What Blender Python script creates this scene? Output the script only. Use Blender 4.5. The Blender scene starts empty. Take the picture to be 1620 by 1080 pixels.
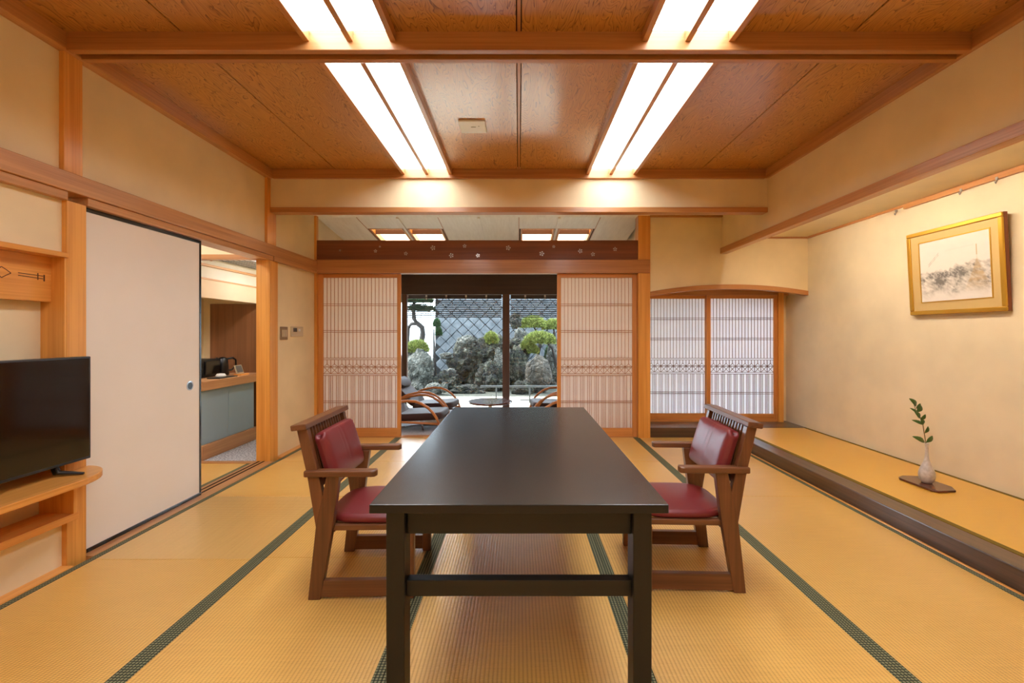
import bpy, bmesh, math, random
from mathutils import Vector, Matrix, noise
random.seed(7)
PI = math.pi
sc = bpy.context.scene
C = sc.collection

# ------------------------------------------------------------------ camera, world, sun, exposure
cam_d = bpy.data.cameras.new('camera'); cam = bpy.data.objects.new('camera', cam_d); C.objects.link(cam)
cam.location = (0, 0, 1.2); cam.rotation_euler = (PI/2, 0, 0)
cam_d.sensor_width = 36; cam_d.lens = 16.0
cam_d.shift_x = -11/1620; cam_d.shift_y = -13/1620
cam_d.clip_start = .05; cam_d.clip_end = 300
sc.camera = cam
sc.view_settings.view_transform = 'Standard'; sc.view_settings.look = 'None'
sc.view_settings.gamma = 1; sc.view_settings.use_curve_mapping = False
sc.view_settings.exposure = 0.2
sc.cycles.max_bounces = 10; sc.cycles.diffuse_bounces = 6; sc.cycles.glossy_bounces = 4
sc.cycles.transparent_max_bounces = 12; sc.cycles.transmission_bounces = 6
sc.cycles.caustics_reflective = False; sc.cycles.caustics_refractive = False
sc.cycles.sample_clamp_indirect = 6
w = bpy.data.worlds.new('sky'); sc.world = w; w.use_nodes = True
wn = w.node_tree; bg = wn.nodes['Background']
bg.inputs[0].default_value = (.74, .87, 1.0, 1); bg.inputs[1].default_value = 17.0
sun_d = bpy.data.lights.new('sun', 'SUN'); sun_d.energy = 22; sun_d.angle = .03; sun_d.color = (1, .95, .85)
sun = bpy.data.objects.new('sun', sun_d); C.objects.link(sun)
sun.rotation_euler = Vector((-.75, .32, .85)).to_track_quat('Z', 'Y').to_euler()

PANEL_E = 10.5       # ceiling panels
TOKO_E = 60.0       # lamp strip inside the alcove

# ------------------------------------------------------------------ materials
def s2l(c):
    return tuple(((v/255/12.92) if v/255 <= .04045 else ((v/255+.055)/1.055)**2.4) for v in c)
MATS = {}
def base(name, rgb, rough=.5, spec=.5, metal=0, coat=0, coat_r=.1):
    m = bpy.data.materials.new(name); m.use_nodes = True
    b = m.node_tree.nodes['Principled BSDF']
    b.inputs['Base Color'].default_value = (*s2l(rgb), 1)
    b.inputs['Roughness'].default_value = rough
    b.inputs['Specular IOR Level'].default_value = spec
    b.inputs['Metallic'].default_value = metal
    b.inputs['Coat Weight'].default_value = coat
    b.inputs['Coat Roughness'].default_value = coat_r
    return m, m.node_tree, b
def N(nt, t, **kw):
    n = nt.nodes.new(t)
    for k, v in kw.items():
        if k.startswith('i_'):
            key = k[2:]
            n.inputs[int(key) if key.isdigit() else key].default_value = v
        else: setattr(n, k, v)
    return n
def coords(nt, scale, rnd=True, rot=(0, 0, 0)):
    tc = N(nt, 'ShaderNodeTexCoord'); mp = N(nt, 'ShaderNodeMapping')
    mp.inputs['Scale'].default_value = scale; mp.inputs['Rotation'].default_value = rot
    nt.links.new(tc.outputs['Object'], mp.inputs['Vector'])
    if rnd:
        oi = N(nt, 'ShaderNodeObjectInfo'); mu = N(nt, 'ShaderNodeMath', operation='MULTIPLY', i_1=37.0)
        nt.links.new(oi.outputs['Random'], mu.inputs[0]); nt.links.new(mu.outputs[0], mp.inputs['Location'])
    return mp
def ramp(nt, stops):
    r = N(nt, 'ShaderNodeValToRGB'); cr = r.color_ramp
    while len(cr.elements) < len(stops): cr.elements.new(.5)
    for e, (p, c) in zip(cr.elements, stops):
        e.position = p; e.color = (*s2l(c), 1)
    return r
def bump(nt, b, src, strength, dist=.002):
    n = N(nt, 'ShaderNodeBump', i_Strength=strength, i_Distance=dist)
    nt.links.new(src, n.inputs['Height']); nt.links.new(n.outputs[0], b.inputs['Normal'])
def wood(name, dark, light, axis='x', rough=.4, coat=0, grain=1.0, spec=.5, fine=90, coat_r=.15, bmp=.08):
    m, nt, b = base(name, light, rough, spec, 0, coat, coat_r)
    s = {'x': (1.2, fine, fine), 'y': (fine, 1.2, fine), 'z': (fine, fine, 1.2)}[axis]
    mp = coords(nt, s)
    n1 = N(nt, 'ShaderNodeTexNoise', i_Scale=grain, i_Detail=5.0, i_Roughness=.6)
    nt.links.new(mp.outputs[0], n1.inputs['Vector'])
    s2 = {'x': (.5, 9, 9), 'y': (9, .5, 9), 'z': (9, 9, .5)}[axis]
    mp2 = coords(nt, s2); n2 = N(nt, 'ShaderNodeTexNoise', i_Scale=1.5, i_Detail=3.0)
    nt.links.new(mp2.outputs[0], n2.inputs['Vector'])
    mx = N(nt, 'ShaderNodeMix', data_type='FLOAT', i_0=.5)
    nt.links.new(n1.outputs['Fac'], mx.inputs[2]); nt.links.new(n2.outputs['Fac'], mx.inputs[3])
    r = ramp(nt, [(.32, dark), (.62, light)])
    nt.links.new(mx.outputs[0], r.inputs[0]); nt.links.new(r.outputs[0], b.inputs['Base Color'])
    bump(nt, b, n1.outputs['Fac'], bmp)
    return m
def plaster(name, rgb, dark=None):
    m, nt, b = base(name, rgb, .9, .15)
    mp = coords(nt, (1, 1, 1), False)
    n1 = N(nt, 'ShaderNodeTexNoise', i_Scale=260.0, i_Detail=4.0)
    n2 = N(nt, 'ShaderNodeTexNoise', i_Scale=2.5, i_Detail=3.0)
    nt.links.new(mp.outputs[0], n1.inputs['Vector']); nt.links.new(mp.outputs[0], n2.inputs['Vector'])
    d = dark or tuple(int(v*.94) for v in rgb)
    r = ramp(nt, [(.3, d), (.7, rgb)]); nt.links.new(n2.outputs['Fac'], r.inputs[0])
    nt.links.new(r.outputs[0], b.inputs['Base Color']); bump(nt, b, n1.outputs['Fac'], .25)
    return m
M = {}
M['post_z'] = wood('post_wood', (200, 130, 48), (234, 168, 82), 'z', .42, .25)
M['post_x'] = wood('pale_rail_wood', (200, 130, 48), (234, 168, 82), 'x', .42, .2)
M['post_y'] = wood('pale_shelf_wood', (200, 130, 52), (232, 164, 82), 'y', .35, .25)
M['nag_x'] = wood('brown_rail_wood', (156, 100, 54), (192, 134, 78), 'x', .38, .3)
M['nag_y'] = wood('brown_rail_wood_along', (162, 108, 60), (202, 146, 90), 'y', .38, .3)
M['ranma'] = wood('transom_wood', (104, 54, 30), (134, 76, 46), 'x', .5, .05)
M['dark_y'] = wood('dark_sill_wood', (44, 30, 24), (88, 62, 48), 'y', .3, .4)
M['dark_x'] = wood('dark_board_wood', (44, 30, 24), (88, 62, 48), 'x', .3, .4)
M['frame_x'] = wood('window_frame_brown', (40, 26, 18), (62, 42, 30), 'x', .5)
M['frame_z'] = wood('window_frame_brown_up', (60, 38, 26), (92, 58, 40), 'z', .5)
M['chair'] = wood('chair_walnut', (80, 44, 22), (122, 74, 42), 'x', .38, .25, fine=60)
M['chair_z'] = wood('chair_walnut_up', (80, 44, 22), (122, 74, 42), 'z', .38, .25, fine=60)
M['chair_y'] = wood('chair_walnut_cross', (80, 44, 22), (122, 74, 42), 'y', .38, .25, fine=60)
M['table_y'] = wood('table_black_wood', (7, 6, 6), (26, 23, 22), 'y', .27, 0, fine=70, bmp=.02, spec=.5)
M['table_y'].node_tree.nodes['Principled BSDF'].inputs['IOR'].default_value = 2.1
M['table_x'] = wood('table_black_wood_cross', (10, 7, 6), (22, 17, 14), 'x', .4, .0, fine=70, bmp=.15)
M['table_z'] = wood('table_black_wood_up', (10, 7, 6), (22, 17, 14), 'z', .4, .0, fine=70, bmp=.15)
M['cab_wood'] = wood('cabinet_oak', (168, 118, 76), (200, 152, 106), 'y', .45)
M['cab_panel'] = wood('cabinet_panel_wood', (112, 72, 44), (140, 94, 60), 'z', .5)
M['bent'] = wood('bent_arm_wood', (150, 86, 36), (196, 124, 62), 'x', .35, .3)
M['kumiko'] = wood('lattice_wood', (170, 112, 76), (196, 140, 98), 'z', .55, spec=.2)
M['kumiko_w'] = wood('window_lattice_wood', (92, 62, 52), (120, 86, 72), 'z', .55, spec=.2)
M['shoji_z'] = wood('screen_frame_up', (182, 116, 56), (212, 146, 80), 'z', .45)
M['shoji_x'] = wood('screen_frame_across', (182, 116, 56), (212, 146, 80), 'x', .45)
M['pale_ceiling'] = wood('pale_ceiling_board', (226, 216, 196), (240, 232, 214), 'y', .45, .2, fine=50)
M['plaster'] = plaster('cream_plaster', (240, 222, 184))
M['plaster_r'] = plaster('alcove_plaster', (236, 224, 196))
M['plaster_w'] = plaster('pale_plaster', (226, 222, 208))
M['cream'] = plaster('valance_cream', (222, 200, 172))
M['fusuma'] = plaster('sliding_door_paper', (234, 226, 216), (230, 222, 210))
M['blackl'] = base('black_lacquer', (14, 12, 14), .18, .6)[0]
M['black'] = base('black_plastic', (16, 16, 18), .35, .5)[0]
M['bezel'] = base('bezel_gunmetal', (38, 42, 46), .3, .5)[0]
M['screen'] = base('tv_glass', (8, 7, 9), .08, .6)[0]
M['steel'] = base('brushed_steel', (170, 172, 175), .3, .5, 1)[0]
M['chrome'] = base('pale_chrome', (215, 220, 225), .2, .5, 1)[0]
M['dark'] = base('dark_gap', (30, 18, 10), .8, .1)[0]
M['white'] = base('white_plastic', (226, 228, 232), .4)[0]
M['grey_mark'] = base('grey_print', (90, 90, 92), .5)[0]
M['beige_pl'] = base('beige_plastic', (196, 180, 152), .4)[0]
M['sw_plate'] = base('switch_plate_metal', (150, 128, 104), .4, .5, .5)[0]
M['lcd'] = base('lcd_display', (70, 58, 48), .2)[0]
M['blue'] = base('blue_laminate', (150, 176, 194), .45)[0]
M['gold'] = base('gold_leaf_frame', (214, 172, 70), .32, .5, .75)[0]
M['goldmat'] = base('gold_silk_mat', (206, 180, 124), .6, .4, .25)[0]
M['framewood'] = base('frame_side_wood', (120, 62, 28), .4)[0]
M['pearl'] = base('pearl_inlay', (226, 222, 214), .2, .8, .3)[0]
M['inlay'] = base('dark_inlay', (84, 48, 24), .6)[0]
M['green_glass'] = base('leaf_green', (62, 96, 38), .35, .5)[0]
M['stem'] = base('stem_brown', (110, 92, 50), .6)[0]
M['vasebase'] = wood('vase_board_wood', (66, 32, 22), (92, 46, 32), 'y', .18, .5)

def vase_mat():
    m, nt, b = base('pale_glaze', (204, 198, 194), .3, .5, 0, .3, .1)
    mp = coords(nt, (1, 1, 1), False); n = N(nt, 'ShaderNodeTexNoise', i_Scale=45.0, i_Detail=3.0)
    nt.links.new(mp.outputs[0], n.inputs['Vector'])
    r = ramp(nt, [(.35, (190, 182, 176)), (.65, (214, 208, 204))])
    nt.links.new(n.outputs['Fac'], r.inputs[0]); nt.links.new(r.outputs[0], b.inputs['Base Color'])
    return m
M['vase'] = vase_mat()

def leather(name, rgb, rough=.38):
    m, nt, b = base(name, rgb, rough, .5)
    mp = coords(nt, (1, 1, 1), False)
    v = N(nt, 'ShaderNodeTexVoronoi', i_Scale=420.0); nt.links.new(mp.outputs[0], v.inputs['Vector'])
    bump(nt, b, v.outputs['Distance'], .15, .001)
    return m
M['red'] = leather('burgundy_leather', (118, 38, 39), .36)
M['brownle'] = leather('brown_leather', (62, 40, 37), .6)
M['brownle'].node_tree.nodes['Principled BSDF'].inputs['Specular IOR Level'].default_value = .25

def tatami(name, c1, c2, rib_axis='x'):
    m, nt, b = base(name, c2, .33, .6, 0, .3, .28)
    tc = N(nt, 'ShaderNodeTexCoord'); sep = N(nt, 'ShaderNodeSeparateXYZ')
    nt.links.new(tc.outputs['Object'], sep.inputs[0])
    a, o = ('X', 'Y') if rib_axis == 'x' else ('Y', 'X')
    def sine(ch, per):
        mu = N(nt, 'ShaderNodeMath', operation='MULTIPLY', i_1=2*PI/per); si = N(nt, 'ShaderNodeMath', operation='SINE')
        nt.links.new(sep.outputs[ch], mu.inputs[0]); nt.links.new(mu.outputs[0], si.inputs[0]); return si
    rib = sine(a, .030)
    # reeds alternate over and under the ribs
    reed = sine(o, .0075); mulr = N(nt, 'ShaderNodeMath', operation='MULTIPLY')
    nt.links.new(rib.outputs[0], mulr.inputs[0]); nt.links.new(reed.outputs[0], mulr.inputs[1])
    ab = N(nt, 'ShaderNodeMath', operation='ABSOLUTE'); nt.links.new(rib.outputs[0], ab.inputs[0])
    ad = N(nt, 'ShaderNodeMath', operation='MULTIPLY_ADD', i_1=.35); nt.links.new(mulr.outputs[0], ad.inputs[0]); nt.links.new(ab.outputs[0], ad.inputs[2])
    mp = coords(nt, (6, 300, 1) if rib_axis == 'x' else (300, 6, 1))
    n1 = N(nt, 'ShaderNodeTexNoise', i_Scale=1.0, i_Detail=3.0); nt.links.new(mp.outputs[0], n1.inputs['Vector'])
    mp2 = coords(nt, (1.2, 1.2, 1)); n2 = N(nt, 'ShaderNodeTexNoise', i_Scale=1.0, i_Detail=2.0); nt.links.new(mp2.outputs[0], n2.inputs['Vector'])
    s1 = N(nt, 'ShaderNodeMath', operation='MULTIPLY_ADD', i_1=.42, i_2=-.12); nt.links.new(ad.outputs[0], s1.inputs[0])
    s2 = N(nt, 'ShaderNodeMath', operation='MULTIPLY_ADD', i_1=.5); nt.links.new(n1.outputs['Fac'], s2.inputs[0]); nt.links.new(s1.outputs[0], s2.inputs[2])
    s3 = N(nt, 'ShaderNodeMath', operation='MULTIPLY_ADD', i_1=.3); nt.links.new(n2.outputs['Fac'], s3.inputs[0]); nt.links.new(s2.outputs[0], s3.inputs[2])
    r = ramp(nt, [(.22, c1), (.68, c2)]); nt.links.new(s3.outputs[0], r.inputs[0]); nt.links.new(r.outputs[0], b.inputs['Base Color'])
    bump(nt, b, ad.outputs[0], .45, .0015)
    return m
M['tatami'] = tatami('tatami_rush', (194, 142, 64), (232, 184, 98))
M['tatami_s'] = tatami('tatami_rush_turned', (194, 146, 72), (232, 190, 112), 'y')
bs = M['tatami_s'].node_tree.nodes['Principled BSDF']; bs.inputs['Coat Weight'].default_value = .9; bs.inputs['Coat Roughness'].default_value = .26
M['tatami2'] = tatami('alcove_rush', (206, 150, 46), (230, 178, 72), 'x')

def heri():
    m, nt, b = base('tatami_border_cloth', (90, 96, 74), .75, .2)
    tc = N(nt, 'ShaderNodeTexCoord'); sep = N(nt, 'ShaderNodeSeparateXYZ'); nt.links.new(tc.outputs['Object'], sep.inputs[0])
    def diag(sign):
        mu = N(nt, 'ShaderNodeMath', operation='MULTIPLY', i_1=sign*1.0); nt.links.new(sep.outputs['X'], mu.inputs[0])
        ad = N(nt, 'ShaderNodeMath', operation='ADD'); nt.links.new(mu.outputs[0], ad.inputs[0]); nt.links.new(sep.outputs['Y'], ad.inputs[1])
        sc_ = N(nt, 'ShaderNodeMath', operation='MULTIPLY', i_1=2*PI/.026); nt.links.new(ad.outputs[0], sc_.inputs[0])
        si = N(nt, 'ShaderNodeMath', operation='SINE'); nt.links.new(sc_.outputs[0], si.inputs[0]); return si
    a, c = diag(1), diag(-1)
    mx = N(nt, 'ShaderNodeMath', operation='MULTIPLY'); nt.links.new(a.outputs[0], mx.inputs[0]); nt.links.new(c.outputs[0], mx.inputs[1])
    r = ramp(nt, [(.0, (58, 62, 46)), (.3, (140, 138, 104))]); nt.links.new(mx.outputs[0], r.inputs[0]); nt.links.new(r.outputs[0], b.inputs['Base Color'])
    return m
M['heri'] = heri()
M['heri2'] = base('alcove_border_cloth', (112, 90, 30), .75, .2)[0]

def ceiling_wood():
    m, nt, b = base('ceiling_figured_wood', (150, 92, 46), .42, .5, 0, 1.0, .2)
    mp = coords(nt, (1.3, .25, 1.0))
    wv = N(nt, 'ShaderNodeTexNoise', i_Scale=6.5, i_Detail=2.5, i_Distortion=.5); nt.links.new(mp.outputs[0], wv.inputs['Vector'])
    mul = N(nt, 'ShaderNodeMath', operation='MULTIPLY', i_1=26.0); nt.links.new(wv.outputs['Fac'], mul.inputs[0])
    fr = N(nt, 'ShaderNodeMath', operation='FRACT'); nt.links.new(mul.outputs[0], fr.inputs[0])
    mp3 = coords(nt, (160, 6, 1)); n3 = N(nt, 'ShaderNodeTexNoise', i_Scale=1.0, i_Detail=4.0); nt.links.new(mp3.outputs[0], n3.inputs['Vector'])
    mx = N(nt, 'ShaderNodeMath', operation='MULTIPLY_ADD', i_1=.6); nt.links.new(n3.outputs['Fac'], mx.inputs[0]); nt.links.new(fr.outputs[0], mx.inputs[2])
    r = ramp(nt, [(.28, (118, 72, 28)), (.5, (180, 124, 56)), (1.0, (194, 138, 66))])
    nt.links.new(mx.outputs[0], r.inputs[0]); nt.links.new(r.outputs[0], b.inputs['Base Color'])
    bump(nt, b, mx.outputs[0], .12, .001)
    return m
M['ceil'] = ceiling_wood()

def paper(name, rgb, trans=.5):
    m = bpy.data.materials.new(name); m.use_nodes = True; nt = m.node_tree
    b = nt.nodes['Principled BSDF']; b.inputs['Base Color'].default_value = (*s2l(rgb), 1); b.inputs['Roughness'].default_value = .9
    b.inputs['Specular IOR Level'].default_value = .1
    t = N(nt, 'ShaderNodeBsdfTranslucent'); t.inputs[0].default_value = (*s2l((250, 246, 242)), 1)
    mx = N(nt, 'ShaderNodeMixShader', i_0=trans)
    out = nt.nodes['Material Output']
    nt.links.new(b.outputs[0], mx.inputs[1]); nt.links.new(t.outputs[0], mx.inputs[2]); nt.links.new(mx.outputs[0], out.inputs[0])
    return m
M['paper'] = paper('screen_paper', (250, 240, 232), .5)
M['paper_w'] = paper('window_paper', (226, 230, 242), .24)

def glass():
    m = bpy.data.materials.new('window_glass'); m.use_nodes = True; nt = m.node_tree
    for n in list(nt.nodes):
        if n.type == 'BSDF_PRINCIPLED': nt.nodes.remove(n)
    t = N(nt, 'ShaderNodeBsdfTransparent'); t.inputs[0].default_value = (.97, .985, .98, 1)
    g = N(nt, 'ShaderNodeBsdfGlossy', i_Roughness=.0); f = N(nt, 'ShaderNodeFresnel', i_IOR=1.35)
    mx = N(nt, 'ShaderNodeMixShader'); nt.links.new(f.outputs[0], mx.inputs[0])
    nt.links.new(t.outputs[0], mx.inputs[1]); nt.links.new(g.outputs[0], mx.inputs[2])
    nt.links.new(mx.outputs[0], nt.nodes['Material Output'].inputs[0])
    return m
M['glass'] = glass()
def emit(name, rgb, st):
    m = bpy.data.materials.new(name); m.use_nodes = True; nt = m.node_tree
    b = nt.nodes['Principled BSDF']; b.inputs['Base Color'].default_value = (.9, .9, .88, 1)
    b.inputs['Emission Color'].default_value = (*s2l(rgb), 1); b.inputs['Emission Strength'].default_value = st
    return m
M['panel_light'] = emit('lit_diffuser', (234, 244, 252), PANEL_E)
M['toko_light'] = emit('lit_lamp_tube', (255, 242, 224), TOKO_E)
M['ver_light'] = emit('veranda_diffuser', (255, 224, 180), 4.0)
M['ante_fill'] = emit('anteroom_fill_glow', (245, 248, 255), 30.0)  # glow of the fill lights added in anteroom and pantry

def noisy(name, stops, scale, rough=.9, bm=.6, detail=6.0, rnd=True, dist=.02):
    m, nt, b = base(name, stops[0][1], rough, .2)
    mp = coords(nt, (1, 1, 1), rnd); n = N(nt, 'ShaderNodeTexNoise', i_Scale=scale, i_Detail=detail, i_Roughness=.65)
    nt.links.new(mp.outputs[0], n.inputs['Vector']); r = ramp(nt, stops); nt.links.new(n.outputs['Fac'], r.inputs[0])
    nt.links.new(r.outputs[0], b.inputs['Base Color']); bump(nt, b, n.outputs['Fac'], bm, dist)
    return m
M['stone'] = noisy('wall_block_stone', [(.25, (44, 48, 51)), (.5, (62, 66, 69)), (.75, (79, 82, 84))], 9)
M['mortar'] = noisy('mortar_dark', [(.3, (14, 16, 17)), (.7, (25, 26, 26))], 20)
def rockmat(name, stops, sc_):
    m, nt, b = base(name, stops[0][1], .85, .25)
    mp = coords(nt, (1, 1, 1), True)
    n = N(nt, 'ShaderNodeTexNoise', i_Scale=sc_, i_Detail=9.0, i_Roughness=.75); nt.links.new(mp.outputs[0], n.inputs['Vector'])
    v = N(nt, 'ShaderNodeTexVoronoi', i_Scale=sc_*2.2, feature='DISTANCE_TO_EDGE'); nt.links.new(mp.outputs[0], v.inputs['Vector'])
    r = ramp(nt, stops); nt.links.new(n.outputs['Fac'], r.inputs[0]); nt.links.new(r.outputs[0], b.inputs['Base Color'])
    mi = N(nt, 'ShaderNodeMath', operation='MINIMUM', i_1=.12); nt.links.new(v.outputs['Distance'], mi.inputs[0])
    ad = N(nt, 'ShaderNodeMath', operation='MULTIPLY_ADD', i_1=2.0); nt.links.new(mi.outputs[0], ad.inputs[0]); nt.links.new(n.outputs['Fac'], ad.inputs[2])
    bump(nt, b, ad.outputs[0], 1.0, .12)
    return m
M['rock_dark'] = rockmat('mossy_rock', [(.36, (3, 4, 3)), (.48, (17, 18, 12)), (.55, (31, 34, 18)), (.66, (87, 85, 76))], 5)
M['rock_light'] = rockmat('grey_rock', [(.34, (15, 16, 14)), (.48, (43, 45, 39)), (.66, (99, 98, 92))], 4)
M['rock_brown'] = rockmat('standing_rock', [(.34, (26, 24, 20)), (.5, (46, 42, 35)), (.68, (73, 68, 60))], 3)
M['terrace'] = noisy('pale_terrace', [(.3, (166, 160, 144)), (.7, (190, 184, 168))], 12, bm=.15)
M['soil'] = noisy('garden_soil', [(.3, (25, 25, 20)), (.7, (44, 45, 37))], 6)
M['verfloor'] = noisy('veranda_carpet', [(.3, (150, 150, 156)), (.7, (180, 180, 184))], 40, bm=.2, dist=.002)
M['pine'] = noisy('pine_needles', [(.3, (34, 44, 14)), (.7, (104, 112, 50))], 14, bm=0)
M['fern'] = noisy('fern_green', [(.3, (14, 37, 16)), (.7, (35, 59, 28))], 14, bm=0)
M['bark'] = noisy('pine_bark', [(.3, (16, 13, 11)), (.7, (38, 34, 31))], 18)
M['farwall'] = noisy('far_pale_wall', [(.3, (222, 224, 228)), (.7, (236, 238, 240))], 2, bm=0)
M['bamboo'] = base('blind_bamboo', (16, 14, 12), .6)[0]
M['rail_grey'] = base('rail_grey_paint', (58, 62, 64), .4)[0]
M['brass'] = base('pale_hook_metal', (220, 200, 180), .35, .5, .6)[0]
M['pebble'] = noisy('pebble_tile', [(.35, (96, 94, 100)), (.5, (166, 164, 168)), (.65, (214, 212, 214))], 60, bm=.4, dist=.004)

def attr_mat():
    m, nt, b = base('ink_wash_print', (240, 238, 232), .7, .2)
    a = N(nt, 'ShaderNodeVertexColor', layer_name='ink'); nt.links.new(a.outputs[0], b.inputs['Base Color'])
    return m
M['ink'] = attr_mat()

# ------------------------------------------------------------------ helpers
OFF = {}
def bmn(): return bmesh.new()
def bx(bm, x0, x1, y0, y1, z0, z1):
    vs = [bm.verts.new(p) for p in ((x0,y0,z0),(x1,y0,z0),(x1,y1,z0),(x0,y1,z0),(x0,y0,z1),(x1,y0,z1),(x1,y1,z1),(x0,y1,z1))]
    for f in ((3,2,1,0),(4,5,6,7),(0,1,5,4),(1,2,6,5),(2,3,7,6),(3,0,4,7)): bm.faces.new([vs[i] for i in f])
    return bm
def prism(bm, pts, a0, a1, axis='y'):
    """pts in the plane perpendicular to axis: y->(x,z) x->(y,z) z->(x,y)"""
    def P(p, a): return {'y': (p[0], a, p[1]), 'x': (a, p[0], p[1]), 'z': (p[0], p[1], a)}[axis]
    A = [bm.verts.new(P(p, a0)) for p in pts]; B = [bm.verts.new(P(p, a1)) for p in pts]
    bm.faces.new(A); bm.faces.new(B[::-1]); n = len(pts)
    for i in range(n): bm.faces.new((A[i], B[i], B[(i+1) % n], A[(i+1) % n]))
    return bm
def lathe(bm, prof, cx=0, cy=0, n=28):
    rings = []
    for r, z in prof: rings.append([bm.verts.new((cx+r*math.cos(2*PI*i/n), cy+r*math.sin(2*PI*i/n), z)) for i in range(n)])
    for a, b in zip(rings, rings[1:]):
        for i in range(n): bm.faces.new((a[i], a[(i+1) % n], b[(i+1) % n], b[i]))
    bm.faces.new(rings[0]); bm.faces.new(rings[-1])
    return bm
def tube(bm, pts, r, n=8, flat=1.0):
    rings = []; pts = [Vector(p) for p in pts]
    for i, p in enumerate(pts):
        d = (pts[min(i+1, len(pts)-1)] - pts[max(i-1, 0)]).normalized()
        up = Vector((0, 0, 1)) if abs(d.z) < .9 else Vector((0, 1, 0))
        a = d.cross(up).normalized(); b = a.cross(d).normalized()
        rr = r[i] if isinstance(r, (list, tuple)) else r
        rings.append([bm.verts.new(p + a*rr*flat*math.cos(2*PI*k/n) + b*rr*math.sin(2*PI*k/n)) for k in range(n)])
    for A, B in zip(rings, rings[1:]):
        for k in range(n): bm.faces.new((A[k], A[(k+1) % n], B[(k+1) % n], B[k]))
    bm.faces.new(rings[0]); bm.faces.new(rings[-1])
    return bm
def mk(name, bm, mat, parent=None, bev=0, smooth=False, seg=2):
    """link one mesh object; bm is in world coordinates, moved under its parent"""
    off = OFF.get(parent.name, Vector((0, 0, 0))) if parent else Vector((0, 0, 0))
    bmesh.ops.recalc_face_normals(bm, faces=bm.faces)
    if off.length: bmesh.ops.translate(bm, verts=bm.verts, vec=-off)
    me = bpy.data.meshes.new(name); bm.to_mesh(me); bm.free()
    me.materials.append(M[mat] if isinstance(mat, str) else mat)
    if smooth:
        for p in me.polygons: p.use_smooth = True
    o = bpy.data.objects.new(name, me); C.objects.link(o)
    if parent: o.parent = parent; OFF[o.name] = off
    else: OFF[o.name] = Vector((0, 0, 0))
    if bev:
        mod = o.modifiers.new('bevel', 'BEVEL'); mod.width = bev; mod.segments = seg; mod.limit_method = 'ANGLE'
    return o
def box(name, mat, parent, x0, x1, y0, y1, z0, z1, bev=.002):
    return mk(name, bx(bmn(), x0, x1, y0, y1, z0, z1), mat, parent, bev)
def thing(name, label, cat, loc, group=None, kind=None):
    o = bpy.data.objects.new(name, None); o.empty_display_size = .1; C.objects.link(o); o.location = loc
    o['label'] = label; o['category'] = cat
    if group: o['group'] = group
    if kind: o['kind'] = kind
    OFF[o.name] = Vector(loc)
    return o
def tag(o, label, cat, group=None):
    o['label'] = label; o['category'] = cat
    if group: o['group'] = group
    return o
def st(o, label=None, cat=None):
    o['kind'] = 'structure'
    if label: o['label'] = label
    if cat: o['category'] = cat
    return o
def sbox(name, mat, x0, x1, y0, y1, z0, z1, bev=.002, label=None, cat=None, parent=None):
    o = box(name, mat, parent, x0, x1, y0, y1, z0, z1, bev)
    return st(o, label, cat) if parent is None else o
def shared(name, mesh, parent, loc, rot=(0, 0, 0)):
    o = bpy.data.objects.new(name, mesh); C.objects.link(o); o.parent = parent
    o.location = Vector(loc) - OFF.get(parent.name, Vector((0, 0, 0))); o.rotation_euler = rot
    return o
TR = [0]
def trim(mat, *b, bev=.003, label='', parent=None):
    TR[0] += 1
    return sbox('trim_%d' % TR[0], mat, *b, bev=bev, label=label, cat='trim')

XL, XR = -2.33, 2.33
YN = -1.6          # back of the room, behind the camera
YL = 4.25          # front of the lintel
YF = 5.27          # far wall
ZC = 2.73

# ------------------------------------------------------------------ floor
fl = sbox('floor', 'dark', -3.7, 3.4, YN, 5.7, -.12, -.05, bev=0, label='floor under the tatami mats of the large room', cat='floor')
bord = [-2.29, -1.39, -.475, .44, 1.35, 2.30]
joints = {0: [YN, -.35, .58, 1.5, 2.42, 3.355, 4.265, 5.25], 1: [YN, .6, 2.42, 4.265, 5.25], 2: [YN, -.33, 1.5, 3.35, 5.25],
          3: [YN, .6, 2.42, 4.265, 5.25], 4: [YN, -.33, 1.5, 3.355, 5.25]}
joints[1] = [YN, -1.24, .58, 2.44, 3.355, 4.265, 5.25]; joints[3] = [YN, -1.24, .58, 4.265, 5.25]
HB = .036
for c in range(5):
    x0, x1 = bord[c], bord[c+1]
    js = joints[c]
    for a, b in zip(js, js[1:]):
        dz = random.uniform(-.0008, .0)
        mat_o = box('tatami_mat', 'tatami_s' if (c == 1 and a > 3.3) or (c == 0 and 2.4 < a < 3) else 'tatami', fl, x0+HB, x1-HB, a+.0012, b-.0012, -.05, dz, bev=.002)
        for xa, xb in ((x0+.0008, x0+HB), (x1-HB, x1-.0008)):
            box('mat_border', 'heri', fl, xa, xb, a+.0012, b-.0012, -.05, dz+.001, bev=.001)
# thin wood strips along the walls beside the mats
trim('post_y', -2.36, -2.292, YN, 2.345, -.05, .004, label='thin wood strip at floor under left wall')
trim('post_y', -2.36, -2.292, 4.40, YF, -.05, .006, label='thin wood strip at floor under switch wall')
sill = sbox('trim_20', 'nag_y', -2.47, -2.292, 2.45, 4.26, -.05, .002, bev=.001, label='grooved wooden sill under the white sliding door', cat='trim')
for gx in (-2.385, -2.43):
    box('groove', 'dark', sill, gx-.008, gx+.008, 2.45, 4.26, .002, .0035, bev=0)
trim('nag_x', -2.33, 1.37, 5.25, 5.36, -.05, .004, label='wooden sill under the lattice paper screens')
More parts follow.
